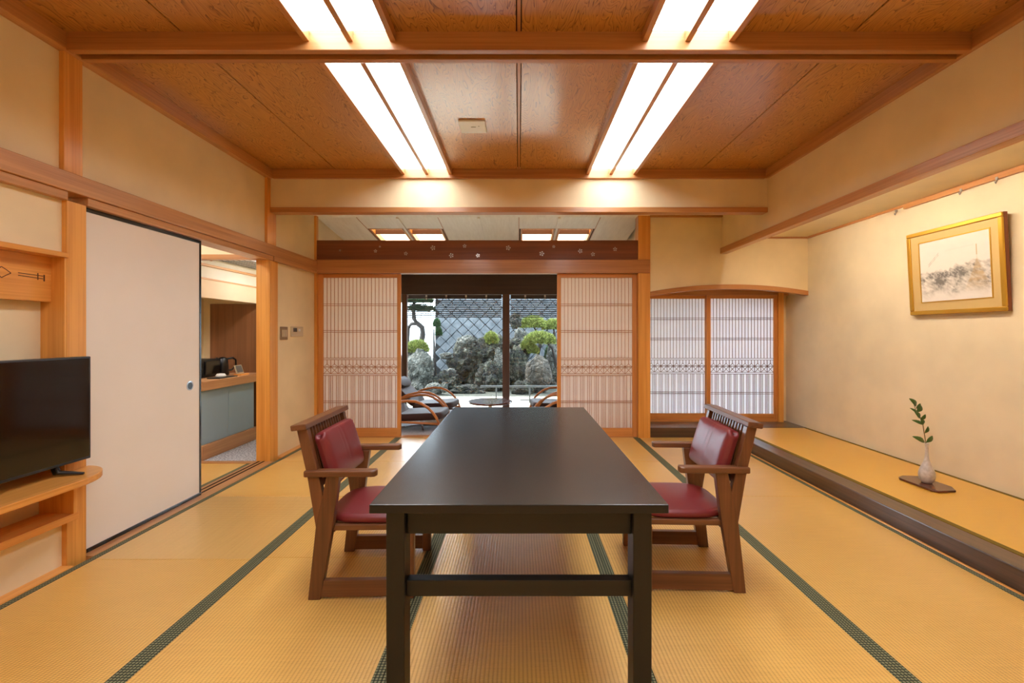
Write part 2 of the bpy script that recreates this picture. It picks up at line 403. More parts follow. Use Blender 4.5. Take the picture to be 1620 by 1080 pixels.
# ------------------------------------------------------------------ left wall
PZ = 1.885
sbox('wall_left', 'plaster', -2.40, -2.355, YN, 2.35, 2.03, ZC+.1, bev=0, label='cream plaster wall on the left above the rail', cat='wall')
sbox('wall_left_far', 'plaster', -2.40, -2.352, 4.36, YF+.05, 0, 2.7, bev=0, label='cream plaster wall beyond the doorway with switches', cat='wall')
sbox('wall_left_upper', 'plaster', -2.40, -2.355, 2.44, 4.26, 2.02, ZC+.1, bev=0, label='cream plaster wall above the sliding door', cat='wall')
sbox('wall_left_low', 'plaster', -2.46, -2.356, -.2, 2.36, 0, .24, bev=0, label='cream plaster under the built in television shelf', cat='wall')
sbox('wall_left_niche_top', 'plaster', -2.46, -2.356, -.2, 2.36, 1.60, 1.90, bev=0, label='cream plaster panel above the television niche', cat='wall')
sbox('wall_left_niche', 'plaster', -2.50, -2.455, -.3, 2.36, .2, 1.62, bev=0, label='plaster back of the television niche', cat='wall')
sbox('wall_left_near', 'plaster', -2.46, -2.355, YN, -.25, 0, 1.9, bev=0, label='cream plaster wall on the near left', cat='wall')
trim('post_z', -2.46, XL, 2.345, 2.452, -.04, 1.886, label='wooden post left of the white sliding door')
trim('post_z', -2.46, XL+.001, 2.33, 2.43, 2.02, 2.66, label='short wooden post above the rail, near left')
trim('post_z', -2.46, XL, 4.26, 4.40, -.04, 1.886, label='wooden post right of the open doorway')
trim('post_z', -2.44, XL, 4.215, 4.37, 2.02, 2.66, label='short wooden post in the corner below ceiling, left')
trim('nag_y', -2.44, -2.31, YN, 5.22, 1.93, 2.03, label='long brown rail running along the left wall', bev=.004)
trim('nag_y', -2.44, -2.322, YN, 2.345, 1.885, 1.93, label='thin rail under the long left rail, near part')
trim('nag_y', -2.47, -2.322, 2.452, 4.30, 1.885, 1.93, label='grooved head rail over the white sliding door')
trim('nag_y', -2.44, -2.311, 4.30, 5.22, 1.885, 1.93, label='thin rail above the switch wall')
trim('nag_y', -2.40, XL+.03, YN, YL, 2.645, ZC, label='brown ceiling edge trim on the left')
trim('nag_y', XR-.03, 2.40, YN, YL, 2.645, ZC, label='brown ceiling edge trim on the right')
trim('post_z', -2.352, -2.325, 5.225, 5.275, 0, 2.55, label='slim corner post at the left end of screens')
# niche fittings
nf = thing('niche_fascia', 'inlaid wooden board across top of the television niche', 'board', (-2.4, 1.1, 1.36), kind='structure')
box('board', 'post_y', nf, -2.44, -2.40, -.2, 2.345, 1.36, 1.588)
box('ledge', 'post_y', nf, -2.46, XL+.008, -.2, 2.35, 1.588, 1.614, bev=.003)
bm = bmn()
def stroke(bm, pts, x, w=.004):
    for a, b in zip(pts, pts[1:]):
        a, b = Vector(a), Vector(b); d = (b-a).normalized(); n = Vector((-d.y, d.x))*w/2
        q = [bm.verts.new((x, p.x, p.y)) for p in (a-n, b-n, b+n, a+n)]; bm.faces.new(q)
for k in range(7):
    yb = 2.30 - k*.32
    stroke(bm, [(yb-.12, 1.478), (yb-.005, 1.474)], -2.3995)
    stroke(bm, [(yb-.12, 1.490), (yb-.005, 1.488)], -2.3995)
    stroke(bm, [(yb-.03, 1.500), (yb-.03, 1.466)], -2.3995, .006)
    stroke(bm, [(yb, 1.495), (yb, 1.462)], -2.3995, .008)
    stroke(bm, [(yb-.24, 1.488), (yb-.205, 1.495), (yb-.19, 1.51), (yb-.17, 1.498), (yb-.15, 1.484), (yb-.17, 1.472), (yb-.19, 1.458), (yb-.205, 1.474), (yb-.24, 1.478)], -2.3995)
mk('inlay', bm, 'inlay', nf)
sbox('wall_left_niche_side', 'post_z', -2.46, XL-.002, 2.335, 2.35, .24, 1.6, bev=0, label='wooden side of the television niche', cat='wall')
# built-in tv shelf
ts = thing('television_shelf', 'built in pale wooden television shelf with rounded end', 'shelf', (-2.3, 1.2, .24))
pts = [(-2.454, -.1), (-2.122, -.1), (-2.122, 2.20)]
for k in range(1, 11):
    a = k/10*PI/2; pts.append((-2.327+.205*math.cos(a), 2.20+.262*math.sin(a)))
pts += [(-2.327, 2.344), (-2.454, 2.344)]
mk('top_board', prism(bmn(), pts, .455, .487, 'z'), 'post_y', ts, .004)
box('lower_board', 'post_y', ts, -2.454, -2.28, -.1, 2.36, .242, .278)
box('side_panel', 'post_z', ts, -2.454, -2.275, 2.325, 2.344, .278, .455)
box('side_panel', 'post_z', ts, -2.454, -2.275, -.1, -.08, .278, .455)
mk('cable', tube(bmn(), [(-2.44, 2.03, .455), (-2.44, 2.03, .35), (-2.44, 2.02, .278)], .004, 6), 'white', ts)
# television
tv = thing('television', 'black flat television standing on the pale wooden shelf', 'television', (-2.29, 1.95, .487))
box('casing', 'bezel', tv, -2.322, -2.270, 1.46, 2.414, .54, 1.078, bev=.004)
box('screen', 'screen', tv, -2.2705, -2.268, 1.470, 2.404, .555, 1.069, bev=.001)
box('rear_housing', 'black', tv, -2.326, -2.30, 1.7, 2.2, .60, .95, bev=.01)
for yy in (2.27, 1.6):
    s = 1 if yy > 2 else -1
    bm = bmn()
    tube(bm, [(-2.30, yy-s*.02, .545), (-2.295, yy, .505), (-2.20, yy+s*.03, .4935)], [.012, .011, .006], 8, 1.6)
    tube(bm, [(-2.30, yy-s*.02, .545), (-2.305, yy, .505), (-2.322, yy+s*.01, .4935)], [.012, .011, .006], 8, 1.6)
    mk('foot', bm, 'black', tv, smooth=True)

# fusuma
def fusuma(name, x, y0, y1, label):
    t = thing(name, label, 'sliding door', (x, (y0+y1)/2, 0), kind='structure')
    box('door_panel', 'fusuma', t, x-.012, x+.006, y0+.015, y1-.015, .022, 1.862, bev=.001)
    for (a, b, c, d) in ((y0, y1, .002, .024), (y0, y1, 1.862, 1.885), (y0, y0+.018, .024, 1.862), (y1-.018, y1, .024, 1.862)):
        box('border_strip', 'blackl', t, x-.017, x+.010, a, b, c, d, bev=.002)
    return t
f1 = fusuma('door_1', -2.365, 2.453, 3.375, 'white paper sliding door with black lacquered edge')
bm = lathe(bmn(), [(.0, 0), (.033, 0), (.033, .003), (.027, .0035), (.025, .001), (0, .001)], n=28)
bmesh.ops.rotate(bm, verts=bm.verts, cent=(0, 0, 0), matrix=Matrix.Rotation(PI/2, 3, 'Y'))
bmesh.ops.translate(bm, verts=bm.verts, vec=(-2.359, 3.262, .824))
hk = mk('door_pull', bm, 'steel', f1, smooth=False)
bm = lathe(bmn(), [(.0, 0), (.024, 0), (.024, .0015), (0, .0015)], n=24)
bmesh.ops.rotate(bm, verts=bm.verts, cent=(0, 0, 0), matrix=Matrix.Rotation(PI/2, 3, 'Y'))
bmesh.ops.translate(bm, verts=bm.verts, vec=(-2.3572, 3.262, .824))
mk('pull_recess', bm, 'bezel', hk)
fusuma('door_2', -2.405, 2.46, 3.40, 'second sliding door slid behind the white one')

# ------------------------------------------------------------------ right wall and alcove (tokonoma)
sbox('wall_right_upper', 'plaster', XR, 2.385, YN, 5.23, 2.17, ZC+.1, bev=0, label='cream plaster wall above the alcove beam', cat='wall')
trim('nag_y', 2.31, 2.388, YN, 5.229, 2.11, 2.178, label='brown lower beam of the wall over the alcove', bev=.004)
sbox('wall_right', 'plaster_r', 3.32, 3.40, YN, 5.72, 0, 2.6, bev=0, label='cream plaster rear wall of the alcove', cat='wall')
sbox('ceiling_alcove', 'plaster_r', 2.384, 3.33, YN, 5.24, 2.305, 2.36, bev=0, label='plaster ceiling of the alcove', cat='ceiling')
trim('nag_y', 3.30, 3.322, 3.85, 5.23, 2.285, 2.307, label='thin brown edge where alcove ceiling meets rear wall')
trim('nag_x', 2.39, 3.32, 5.215, 5.232, 2.287, 2.306, label='thin brown edge above the arched wall')
pr = thing('picture_rail', 'brown wooden picture rail with small metal hooks', 'rail', (3.31, 2.6, 2.28))
box('rail', 'nag_y', pr, 3.292, 3.32, .6, 3.90, 2.262, 2.303)
for yy in (4.0-.02, 3.50, 3.08, 2.88):
    pass
for px, yy in ((1419, 3.965), (1522, 3.385), (1579, 3.13)):
    yy = 3.30*720/(px-821)
    bm = tube(bmn(), [(3.296, yy, 2.27), (3.290, yy, 2.245), (3.284, yy, 2.232), (3.278, yy, 2.238), (3.278, yy, 2.248)], .0035, 8)
    bx(bm, 3.288, 3.30, yy-.008, yy+.008, 2.256, 2.276)
    mk('hook', bm, 'steel', pr)
# raised alcove floor
al = sbox('floor_alcove', 'dark', 2.34, 3.33, YN, 5.245, -.05, .078, bev=0, label='raised platform of the alcove', cat='floor')
front = box('front_board', 'dark_y', al, 2.32, 2.460, YN, 5.249, .0, .1095, bev=.006)
box('tatami_mat', 'tatami2', al, 2.496, 3.285, YN, 5.248, .08, .110, bev=.001)
box('mat_border', 'heri2', al, 2.460, 2.496, YN, 5.248, .08, .111, bev=.001)
box('mat_border', 'heri2', al, 3.285, 3.32, YN, 5.248, .08, .111, bev=.001)
trim('post_y', 2.300, 2.320, YN, 5.25, -.05, .003, label='thin wood strip under the alcove front board')
sbox('floor_window_board', 'dark_x', 1.43, 3.32, 5.25, 5.70, -.03, .112, bev=.004, label='dark glossy board below the alcove window', cat='floor')
# arched far wall
def arch_z(x):
    t = (x-2.44)/.93
    return 1.741 - .083*abs(t)**2.0
xs = [1.508+i*(3.32-1.508)/24 for i in range(25)]
pl = [(x, arch_z(x)+.02) for x in xs] + [(3.32, 2.6), (1.508, 2.6)]
st(mk('wall_far_arch', prism(bmn(), pl, 5.23, 5.29), 'plaster'), 'cream plaster wall with arched lower edge above window', 'wall')
pl = [(x, arch_z(x)-.032) for x in xs] + [(x, arch_z(x)+.02) for x in xs[::-1]]
TR[0] += 1
st(mk('trim_%d' % TR[0], prism(bmn(), pl, 5.218, 5.30), 'nag_x', None, .003), 'curved brown trim of the arch over the window', 'trim')
sbox('wall_niche_top', 'nag_x', 1.40, 3.33, 5.60, 5.74, 1.6685, 2.0, bev=0, label='brown board over the alcove window', cat='wall')
sbox('ceiling_niche', 'plaster', 1.40, 3.33, 5.28, 5.7, 1.95, 2.0, bev=0, label='top of the window recess', cat='ceiling')
sbox('wall_niche_side', 'plaster', 3.245, 3.33, 5.66, 5.72, 0, 2.0, bev=0, label='narrow plaster strip beside the window', cat='wall')
trim('post_z', 3.185, 3.248, 5.58, 5.68, .11, 1.70, label='pale jamb right of the alcove window')
sbox('wall_niche_left', 'plaster', 1.40, 1.49, 5.40, 5.72, -.05, 2.0, bev=0, label='left side of the window recess', cat='wall')
# alcove lamp behind the beam
lp = thing('alcove_lamp', 'slim lamp strip hidden behind the alcove beam', 'lamp', (2.42, 3.0, 2.27))
box('housing', 'white', lp, 2.390, 2.45, .4, 4.7, 2.285, 2.304)
box('tube', 'toko_light', lp, 2.405, 2.435, 2.5, 4.5, 2.265, 2.285, bev=0)

# ------------------------------------------------------------------ far wall
trim('post_z', 1.369, 1.508, 5.22, 5.36, -.04, 2.6, label='wooden post between paper screen and alcove window', bev=.004)
trim('nag_x', -2.33, 1.50, 5.205, 5.33, 1.888, 2.042, label='wide brown rail above the paper screens', bev=.003)
rn = thing('transom_board', 'dark red brown transom board with pearl flower inlays', 'board', (-.48, 5.25, 2.042), kind='structure')
box('board', 'ranma', rn, -2.328, 1.369, 5.235, 5.29, 2.042, 2.269)
fls = [(538, 396, .5), (594, 397, .8), (601, 390, .45), (642, 401, .9), (685, 392, 1.2), (714, 404, 1.15), (735, 389, .9), (756, 404, .95), (804, 392, 1.2), (857, 401, 1.2), (876, 390, .7), (918, 397, 1.1), (938, 402, 1), (973, 394, 1)]
for i, (px, py, sz) in enumerate(fls):
    X = (px-821)*5.234/720; Z = 1.2-(py-527)*5.234/720
    bm = bmn(); r = .021*sz; rot = random.uniform(0, 1)
    for k in range(5):
        a = rot+2*PI*k/5
        cx_, cz_ = X+r*.8*math.cos(a), Z+r*.8*math.sin(a)
        pts = [(cx_+r*.33*math.cos(2*PI*j/8), cz_+r*.33*math.sin(2*PI*j/8)) for j in range(8)]
        prism(bm, pts, 5.2315, 5.236)
    prism(bm, [(X+r*.22*math.cos(2*PI*j/8), Z+r*.22*math.sin(2*PI*j/8)) for j in range(8)], 5.2315, 5.236)
    mk('flower_inlay', bm, 'pearl', rn)

# lintel dropped from the ceiling
sbox('wall_lintel', 'plaster', -2.35, 2.35, 4.27, 4.34, 2.35, 2.8, bev=0, label='cream dropped wall across the room below ceiling', cat='wall')
trim('nag_x', -2.325, 2.325, 4.25, 4.35, 2.33, 2.378, label='brown lower rail of the dropped wall', bev=.003)
trim('nag_x', -2.30, 2.30, 4.24, 4.28, 2.645, ZC, label='brown ceiling edge trim above the dropped wall')
# ceiling of the section before the screens
sbox('ceiling_far', 'pale_ceiling', -2.40, 2.40, 4.33, 5.30, 2.55, 2.60, bev=0, label='low ceiling between dropped wall and screens', cat='ceiling')
trim('nag_x', 1.50, 2.335, 5.20, 5.235, 2.53, 2.552, label='thin brown edge above the far plaster wall')
sbox('wall_right_far', 'plaster', XR, 2.385, 5.2299, 5.24, 2.17, 2.6, bev=0, label='end of upper right wall', cat='wall')

# ------------------------------------------------------------------ ceiling
ce = sbox('ceiling', 'dark', -2.45, 2.45, YN, 4.35, ZC+.03, ZC+.09, bev=0, label='figured brown wooden ceiling with lighting strips', cat='ceiling')
LX0, LX1 = .64, 1.08
cols = [(-2.33, -1.715), (-1.715, -LX1), (-LX0, -.010), (.010, LX0), (LX1, 1.70), (1.70, 2.33)]
for (a, b) in cols:
    for (c, d) in ((YN, .35), (.35, 2.36), (2.36, 4.27)):
        box('ceiling_panel', 'ceil', ce, a+.0035, b-.0035, c+.001, d-.001, ZC, ZC+.012, bev=.003)
for (c, d) in ((YN, 2.33), (2.40, 4.25)):
    box('joint_strip', 'nag_y', ce, -.009, .009, c, d, ZC-.003, ZC+.004, bev=.001)
# cross beam, two members with a groove between
cb = thing('ceiling_cross_beam', 'brown grooved beam crossing the whole ceiling', 'beam', (0, 2.36, 2.637), kind='structure')
box('beam_board', 'nag_x', cb, XL+.03, XR-.03, 2.31, 2.346, 2.637, ZC+.004, bev=.003)
box('beam_board', 'nag_x', cb, XL+.03, XR-.03, 2.39, 2.424, 2.637, ZC+.004, bev=.003)
box('groove_bed', 'ranma', cb, XL+.03, XR-.03, 2.346, 2.39, 2.665, ZC+.004, bev=0)
labs = {(-1, 0): 'twin strip ceiling light nearest the viewer, above the television side', (1, 0): 'twin strip ceiling light nearest the viewer, above the alcove side',
        (-1, 1): 'twin strip ceiling light beyond the cross beam, left of the white ceiling plate', (1, 1): 'twin strip ceiling light beyond the cross beam, right of the white ceiling plate'}
for s in (-1, 1):
    for k, (c, d) in enumerate(((-1.45, 2.31), (2.424, 4.245))):
        t = thing('ceiling_light', labs[(s, k)], 'ceiling light', (s*.86, (c+d)/2, ZC), group='lighting strips in the wooden ceiling')
        for (a, b) in ((LX0+.012, .848), (.868, LX1-.012)):
            x0, x1 = sorted((s*a, s*b))
            box('diffuser', 'panel_light', t, x0, x1, c, d, ZC+.006, ZC+.014, bev=0)
        for xc in (LX0, .858, LX1):
            box('batten', 'nag_y', t, s*xc-.015, s*xc+.015, c, d, 2.680, ZC+.014, bev=.002)
pt = thing('ceiling_plate', 'square white plate fixed on the wooden ceiling', 'ceiling plate', (-.34, 3.355, ZC-.012))
box('plate', 'white', pt, -.437, -.243, 3.258, 3.452, ZC-.013, ZC+.001, bev=.004)
box('mark', 'grey_mark', pt, -.352, -.318, 3.345, 3.353, ZC-.0145, ZC-.0125, bev=0)
box('mark', 'grey_mark', pt, -.300, -.290, 3.333, 3.339, ZC-.0145, ZC-.0125, bev=0)

# room shell behind the camera
sbox('wall_back', 'plaster', -2.5, 3.4, YN-.1, YN, -.1, 2.9, bev=0, label='cream plaster wall behind the viewer', cat='wall')
sbox('ceiling_roof', 'dark', -3.9, 3.6, YN-.2, 5.8, 2.86, 2.92, bev=0, label='roof slab over the rooms', cat='ceiling')

# ------------------------------------------------------------------ shoji
KM = ['kumiko']
def barmesh(name, w_, d_, h_):
    bm = bx(bmn(), -w_/2, w_/2, -d_/2, d_/2, 0, h_)
    me = bpy.data.meshes.new(name); bm.to_mesh(me); bm.free(); me.materials.append(M[KM[0]]); return me
def shoji(name, label, x0, x1, y, z0, z1, stl, str_, rb, rt, dz, band, papm, group=None):
    """y = front face. dz: heights of double bars. band=(top, mid, bottom)"""
    t = thing(name, label, 'paper screen', ((x0+x1)/2, y+.015, z0), group=group)
    box('stile', 'shoji_z', t, x0, x0+stl, y, y+.03, z0, z1)
    box('stile', 'shoji_z', t, x1-str_, x1, y, y+.03, z0, z1)
    box('bottom_rail', 'shoji_x', t, x0+stl, x1-str_, y, y+.03, z0, z0+rb)
    box('top_rail', 'shoji_x', t, x0+stl, x1-str_, y, y+.03, z1-rt, z1)
    a, b = x0+stl, x1-str_; c, d = z0+rb, z1-rt
    mk('paper', bx(bmn(), a-.002, b+.002, y+.020, y+.0215, c-.002, d+.002), papm, t)
    bt, bmid, bb = band; u = (b-a)/20; wv = .0038
    top = barmesh('bar', wv, .008, d-bt); low = barmesh('bar', wv, .008, bb-c)
    yc = y+.013
    for k in range(1, 20): shared('lattice_bar', top, t, (a+k*u, yc, bt))
    xs = [u*.5, 19.5*u]
    for k in range(1, 10):
        xs += [2*k*u, 2*k*u-.48*u, 2*k*u+.48*u]
    for x in xs: shared('lattice_bar', low, t, (a+x, yc, c))
    hb = bpy.data.meshes.new('bar'); bm = bx(bmn(), 0, b-a, -.005, .003, -.0024, .0024); bm.to_mesh(hb); bm.free(); hb.materials.append(M[KM[0]])
    for z in dz:
        for q in (-.010, .010): shared('cross_bar', hb, t, (a, yc, z+q))
    for z in (bt, bt-.02, bmid, bb+.02, bb): shared('cross_bar', hb, t, (a, yc, z))
    # star pattern inside the band
    bm = bmn()
    def seg(p, q, w_=.0042):
        p, q = Vector(p), Vector(q); dd = (q-p).normalized(); n = Vector((-dd.y, dd.x))*w_/2
        prism(bm, [tuple(v) for v in (p-n, q-n, q+n, p+n)], yc-.004, yc+.004)
    def dia(x, z, r): prism(bm, [(x-r, z), (x, z-r), (x+r, z), (x, z+r)], yc-.005, yc+.004)
    hz = bt-.02; lz = bb+.02
    for k in range(1, 20):
        X = a+k*u
        if k % 2 == 0:
            seg((X, lz), (X, hz)); dia(X, bmid, .013 if k % 4 == 2 else .008)
        else:
            seg((X, bmid+.030), (X, hz)); dia(X, bmid+.032, .006)
    for k in range(0, 20, 2):
        xa, xb, xm = a+k*u+.003, a+(k+2)*u-.003, a+(k+1)*u
        seg((xa, bmid), (xb, lz), .003); seg((xb, bmid), (xa, lz), .003)
        seg((xa, bmid), (xm, bmid+.03), .003); seg((xb, bmid), (xm, bmid+.03), .003)
        seg((xa, bmid-.018), (xm, bmid), .003); seg((xb, bmid-.018), (xm, bmid), .003)
    mk('lattice_pattern', bm, KM[0], t)
    return t
S = 136.6
def zz(py): return 1.2-(py-527)/S
dz = [zz(482), zz(524), zz(635.6)]; band = (zz(566.2), zz(580), zz(593.8))
shoji('shoji_screen', 'lattice paper sliding screen left of the garden opening', -2.325, -1.369, 5.27, .004, 1.886, .055, .042, .098, .042, dz, band, 'paper', 'main paper screens')
shoji('shoji_screen', 'lattice paper sliding screen right of the garden opening', .442, 1.366, 5.27, .004, 1.886, .045, .052, .098, .042, dz, band, 'paper', 'main paper screens')
# parked second screens seen as a white edge behind
S = 128.6; KM[0] = 'kumiko_w'
dz = [zz(504), zz(536), zz(622)]; band = (zz(566.8), zz(579), zz(591.5))
shoji('window_screen', 'alcove window paper screen beside the far wooden post', 1.475, 2.36, 5.64, .135, 1.668, .05, .05, .072, .04, dz, band, 'paper_w', 'alcove window screens')
shoji('window_screen', 'alcove window paper screen next to the painting wall', 2.312, 3.187, 5.605, .135, 1.668, .05, .045, .072, .04, dz, band, 'paper_w', 'alcove window screens')
trim('shoji_x', 1.47, 3.19, 5.60, 5.68, .11, .135, label='wooden track under the window screens')

# ------------------------------------------------------------------ wall switches
sw = thing('light_switch', 'metal light switch plate beside the doorway post', 'switch', (-2.35, 4.545, 1.18))
box('plate', 'sw_plate', sw, -2.3525, -2.343, 4.475, 4.615, 1.135, 1.265, bev=.003)
for a in (4.50, 4.535, 4.57):
    box('rocker', 'beige_pl', sw, -2.344, -2.340, a, a+.026, 1.165, 1.235, bev=.001)
ct = thing('wall_controller', 'beige wall controller with small dark display', 'controller', (-2.35, 4.8, 1.18))
box('case', 'beige_pl', ct, -2.3525, -2.335, 4.68, 4.93, 1.165, 1.27, bev=.005)
box('display', 'lcd', ct, -2.336, -2.3335, 4.71, 4.79, 1.215, 1.255, bev=.001)
box('button', 'white', ct, -2.336, -2.332, 4.82, 4.86, 1.22, 1.245, bev=.001)

# ------------------------------------------------------------------ anteroom
af = sbox('floor_anteroom', 'dark', -3.75, -2.47, 2.2, 4.20, -.08, -.03, bev=0, label='anteroom floor with a tatami mat beyond doorway', cat='floor')
box('tatami_mat', 'tatami', af, -3.70, -2.51, 2.3, 4.195, -.03, -.001, bev=.001)
box('mat_border', 'heri', af, -2.51, -2.472, 2.3, 4.195, -.03, .0, bev=.001)
trim('nag_x', -3.75, -2.46, 4.20, 4.27, -.05, .004, label='wooden threshold between tatami and pebble floor')
sbox('floor_pebble', 'pebble', -3.75, -2.40, 4.27, 5.34, -.05, -.002, bev=0, label='mosaic pebble floor beyond the doorway', cat='floor')
sbox('wall_anteroom_left', 'plaster', -3.80, -3.70, 2.1, 5.4, 0, 2.6, bev=0, label='plaster wall of the anteroom', cat='wall')
sbox('wall_anteroom_near', 'plaster', -3.80, -2.46, 2.1, 2.25, 0, 2.6, bev=0, label='near wall of the anteroom', cat='wall')
sbox('wall_anteroom_far', 'plaster', -3.80, -2.35, 5.34, 5.42, 0, 2.6, bev=0, label='far wall of the anteroom', cat='wall')
sbox('ceiling_anteroom', 'plaster_w', -3.80, -2.39, 2.1, 4.24, 2.42, 2.48, bev=0, label='anteroom ceiling', cat='ceiling')
sbox('ceiling_pantry', 'plaster_w', -3.80, -2.39, 4.26, 5.4, 1.93, 1.98, bev=0, label='pale ceiling over the pantry counter', cat='ceiling')
sbox('wall_anteroom_lintel', 'plaster', -3.80, -2.40, 4.215, 4.265, 1.925, 2.6, bev=0, label='plaster above the anteroom cross rail', cat='wall')
trim('nag_x', -3.75, -2.40, 4.20, 4.27, 1.882, 1.928, label='brown cross rail over the anteroom threshold')
sbox('wall_left_outer', 'plaster', -2.47, -2.41, 4.28, 5.40, 0, 2.0, bev=0, label='pantry side of the switch wall', cat='wall')
cab = thing('pantry_cabinet', 'low pantry cabinet with pale blue doors', 'cabinet', (-3.3, 4.75, 0))
box('plinth', 'cab_wood', cab, -3.69, -2.975, 4.28, 5.20, 0, .135)
box('carcass', 'cab_wood', cab, -3.69, -3.02, 4.28, 5.17, .135, .655)
box('door', 'blue', cab, -3.02, -3.0, 4.285, 4.700, .138, .650)
box('door', 'blue', cab, -3.02, -3.0, 4.705, 5.150, .138, .650)
tag(box('pantry_counter', 'cab_wood', None, -3.69, -2.97, 4.275, 5.33, .655, .742), 'oak counter top over the blue cabinet doors', 'counter')
sbox('wall_pantry_panel', 'cab_panel', -3.59, -2.97, 5.29, 5.335, 0, 1.54, bev=0, label='brown wood panel at the end of the pantry counter', cat='wall')
tag(box('pantry_valance', 'cream', None, -3.05, -2.99, 4.275, 5.33, 1.54, 1.714), 'cream valance board above the pantry counter', 'valance')
sbox('wall_pantry_upper', 'plaster_w', -3.10, -3.02, 4.275, 5.335, 1.714, 1.93, bev=0, label='pale band above the pantry valance', cat='wall')
trim('cab_wood', -3.03, -2.995, 4.275, 5.33, 1.845, 1.868, label='thin pale rail along the pantry band')
trim('cab_wood', -3.04, -2.985, 4.275, 5.33, 1.714, 1.73, label='thin pale rail on top of the pantry valance')
gr = thing('air_grille', 'white ceiling air grille with long black slots', 'air grille', (-2.8, 4.8, 1.925))
box('frame', 'white', gr, -2.97, -2.55, 4.40, 5.25, 1.918, 1.93)
for i in range(6):
    box('slot', 'black', gr, -2.95+i*.055, -2.925+i*.055, 4.43, 5.22, 1.914, 1.919, bev=0)
tag(mk('sprinkler_head', lathe(bmn(), [(.0, 1.932), (.02, 1.93), (.02, 1.924), (.008, 1.92), (.008, 1.905), (.015, 1.903), (0, 1.90)], -2.99, 4.42, 14), 'nag_x'), 'small brown sprinkler head on pantry ceiling', 'sprinkler')
cl = thing('anteroom_fill_light', 'added round fill light on the anteroom ceiling', 'ceiling light', (-3.1, 3.4, 2.40))  # added fill light, not an existing lamp; brightens the anteroom
mk('fill_disc', lathe(bmn(), [(.0, 2.42), (.2, 2.42), (.2, 2.38), (.17, 2.36), (0, 2.355)], -3.1, 3.4, 28), 'ante_fill', cl, smooth=True)
cl = thing('pantry_fill_light', 'added fill light strip over the pantry floor', 'ceiling light', (-2.75, 4.34, 1.92))  # added glowing strip, hidden from view, to brighten the pantry cabinet
box('diffuser', 'ante_fill', cl, -2.56, -2.49, 4.45, 5.25, 1.90, 1.912, bev=0)
# objects on the counter
o = thing('coffee_machine', 'black box shaped coffee machine on the pantry counter', 'coffee machine', (-3.30, 4.85, .742))
box('body', 'black', o, -3.42, -3.22, 4.62, 4.90, .742, .93, bev=.015)
box('front_plate', 'blackl', o, -3.22, -3.205, 4.66, 4.88, .77, .91, bev=.005)
o = thing('kettle', 'black electric kettle with handle behind the card stand', 'kettle', (-3.23, 5.04, .742))
mk('body', lathe(bmn(), [(.0, .742), (.062, .742), (.062, .76), (.055, .85), (.048, .92), (.03, .935), (0, .94)], -3.27, 5.02, 24), 'black', o, smooth=True)
mk('handle', tube(bmn(), [(-3.25, 5.06, .915), (-3.22, 5.12, .925), (-3.205, 5.15, .90), (-3.205, 5.155, .84), (-3.23, 5.12, .79), (-3.25, 5.07, .785)], .010, 8), 'black', o, smooth=True)
mk('spout', tube(bmn(), [(-3.28, 4.97, .90), (-3.29, 4.945, .93)], [.02, .012], 8), 'black', o, smooth=True)
o = thing('card_stand', 'small card in a tilted wooden stand on the counter', 'card stand', (-3.04, 5.0, .742))
box('foot', 'post_y', o, -3.09, -3.01, 4.93, 5.08, .742, .757)
bm = prism(bmn(), [(-3.068, .757), (-3.062, .757), (-3.092, .85), (-3.098, .85)], 4.94, 5.07); mk('card', bm, 'beige_pl', o)
bm = prism(bmn(), [(-3.0615, .772), (-3.0605, .772), (-3.0865, .845), (-3.0875, .845)], 4.955, 5.055); mk('print', bm, 'grey_mark', o)
o = thing('tray', 'small tray of folded white cloths beside the coffee machine', 'tray', (-3.07, 4.66, .742))
box('tray_base', 'bezel', o, -3.13, -3.0, 4.56, 4.86, .742, .752, bev=.004)
tag(mk('folded_cloth', lathe(bmn(), [(0, .752), (.045, .752), (.05, .765), (.035, .785), (0, .79)], -3.065, 4.68, 14), 'white', smooth=True), 'folded white cloth heap on the small tray', 'cloth')

# ------------------------------------------------------------------ painting
pf = thing('framed_painting', 'ink landscape painting in a gold frame on the alcove wall', 'painting', (3.30, 3.44, 1.35))
ya, yb, za, zb = 3.06, 3.817, 1.35, 2.02
def tilt(o_, keep=False):
    # lean about the lower edge: the top stands off the wall
    pass
TX = lambda z: 3.285 - (z-za)*.052      # front face x at height z
def slab(bm, y0, y1, z0, z1, f, bk):
    v = []
    for d in (f, bk):
        for (y_, z_) in ((y0, z0), (y1, z0), (y1, z1), (y0, z1)): v.append(bm.verts.new((TX(z_)+d, y_, z_)))
    for q in ((0,1,2,3),(7,6,5,4),(0,4,5,1),(1,5,6,2),(2,6,7,3),(3,7,4,0)): bm.faces.new([v[i] for i in q])
    return bm
mk('frame_back', slab(bmn(), ya, yb, za, zb, .008, .034), 'framewood', pf, .001)
for (y0, y1, z0, z1) in ((ya, yb, za, za+.032), (ya, yb, zb-.032, zb), (ya, ya+.032, za+.032, zb-.032), (yb-.032, yb, za+.032, zb-.032)):
    mk('gold_molding', slab(bmn(), y0, y1, z0, z1, -.006, .010), 'gold', pf, .006, seg=3)
mk('mat_board', slab(bmn(), ya+.03, yb-.03, za+.03, zb-.03, .004, .0085), 'goldmat', pf)
iy0, iy1, iz0, iz1 = 3.155, 3.706, 1.452, 1.925
for (y0, y1, z0, z1) in ((iy0-.008, iy1+.008, iz0-.008, iz0), (iy0-.008, iy1+.008, iz1, iz1+.008), (iy0-.008, iy0, iz0, iz1), (iy1, iy1+.008, iz0, iz1)):
    mk('inner_slip', slab(bmn(), y0, y1, z0, z1, .001, .006), 'gold', pf)
bm = bmn(); nu, nv = 150, 130
cl_ = bm.loops.layers.float_color.new('ink')
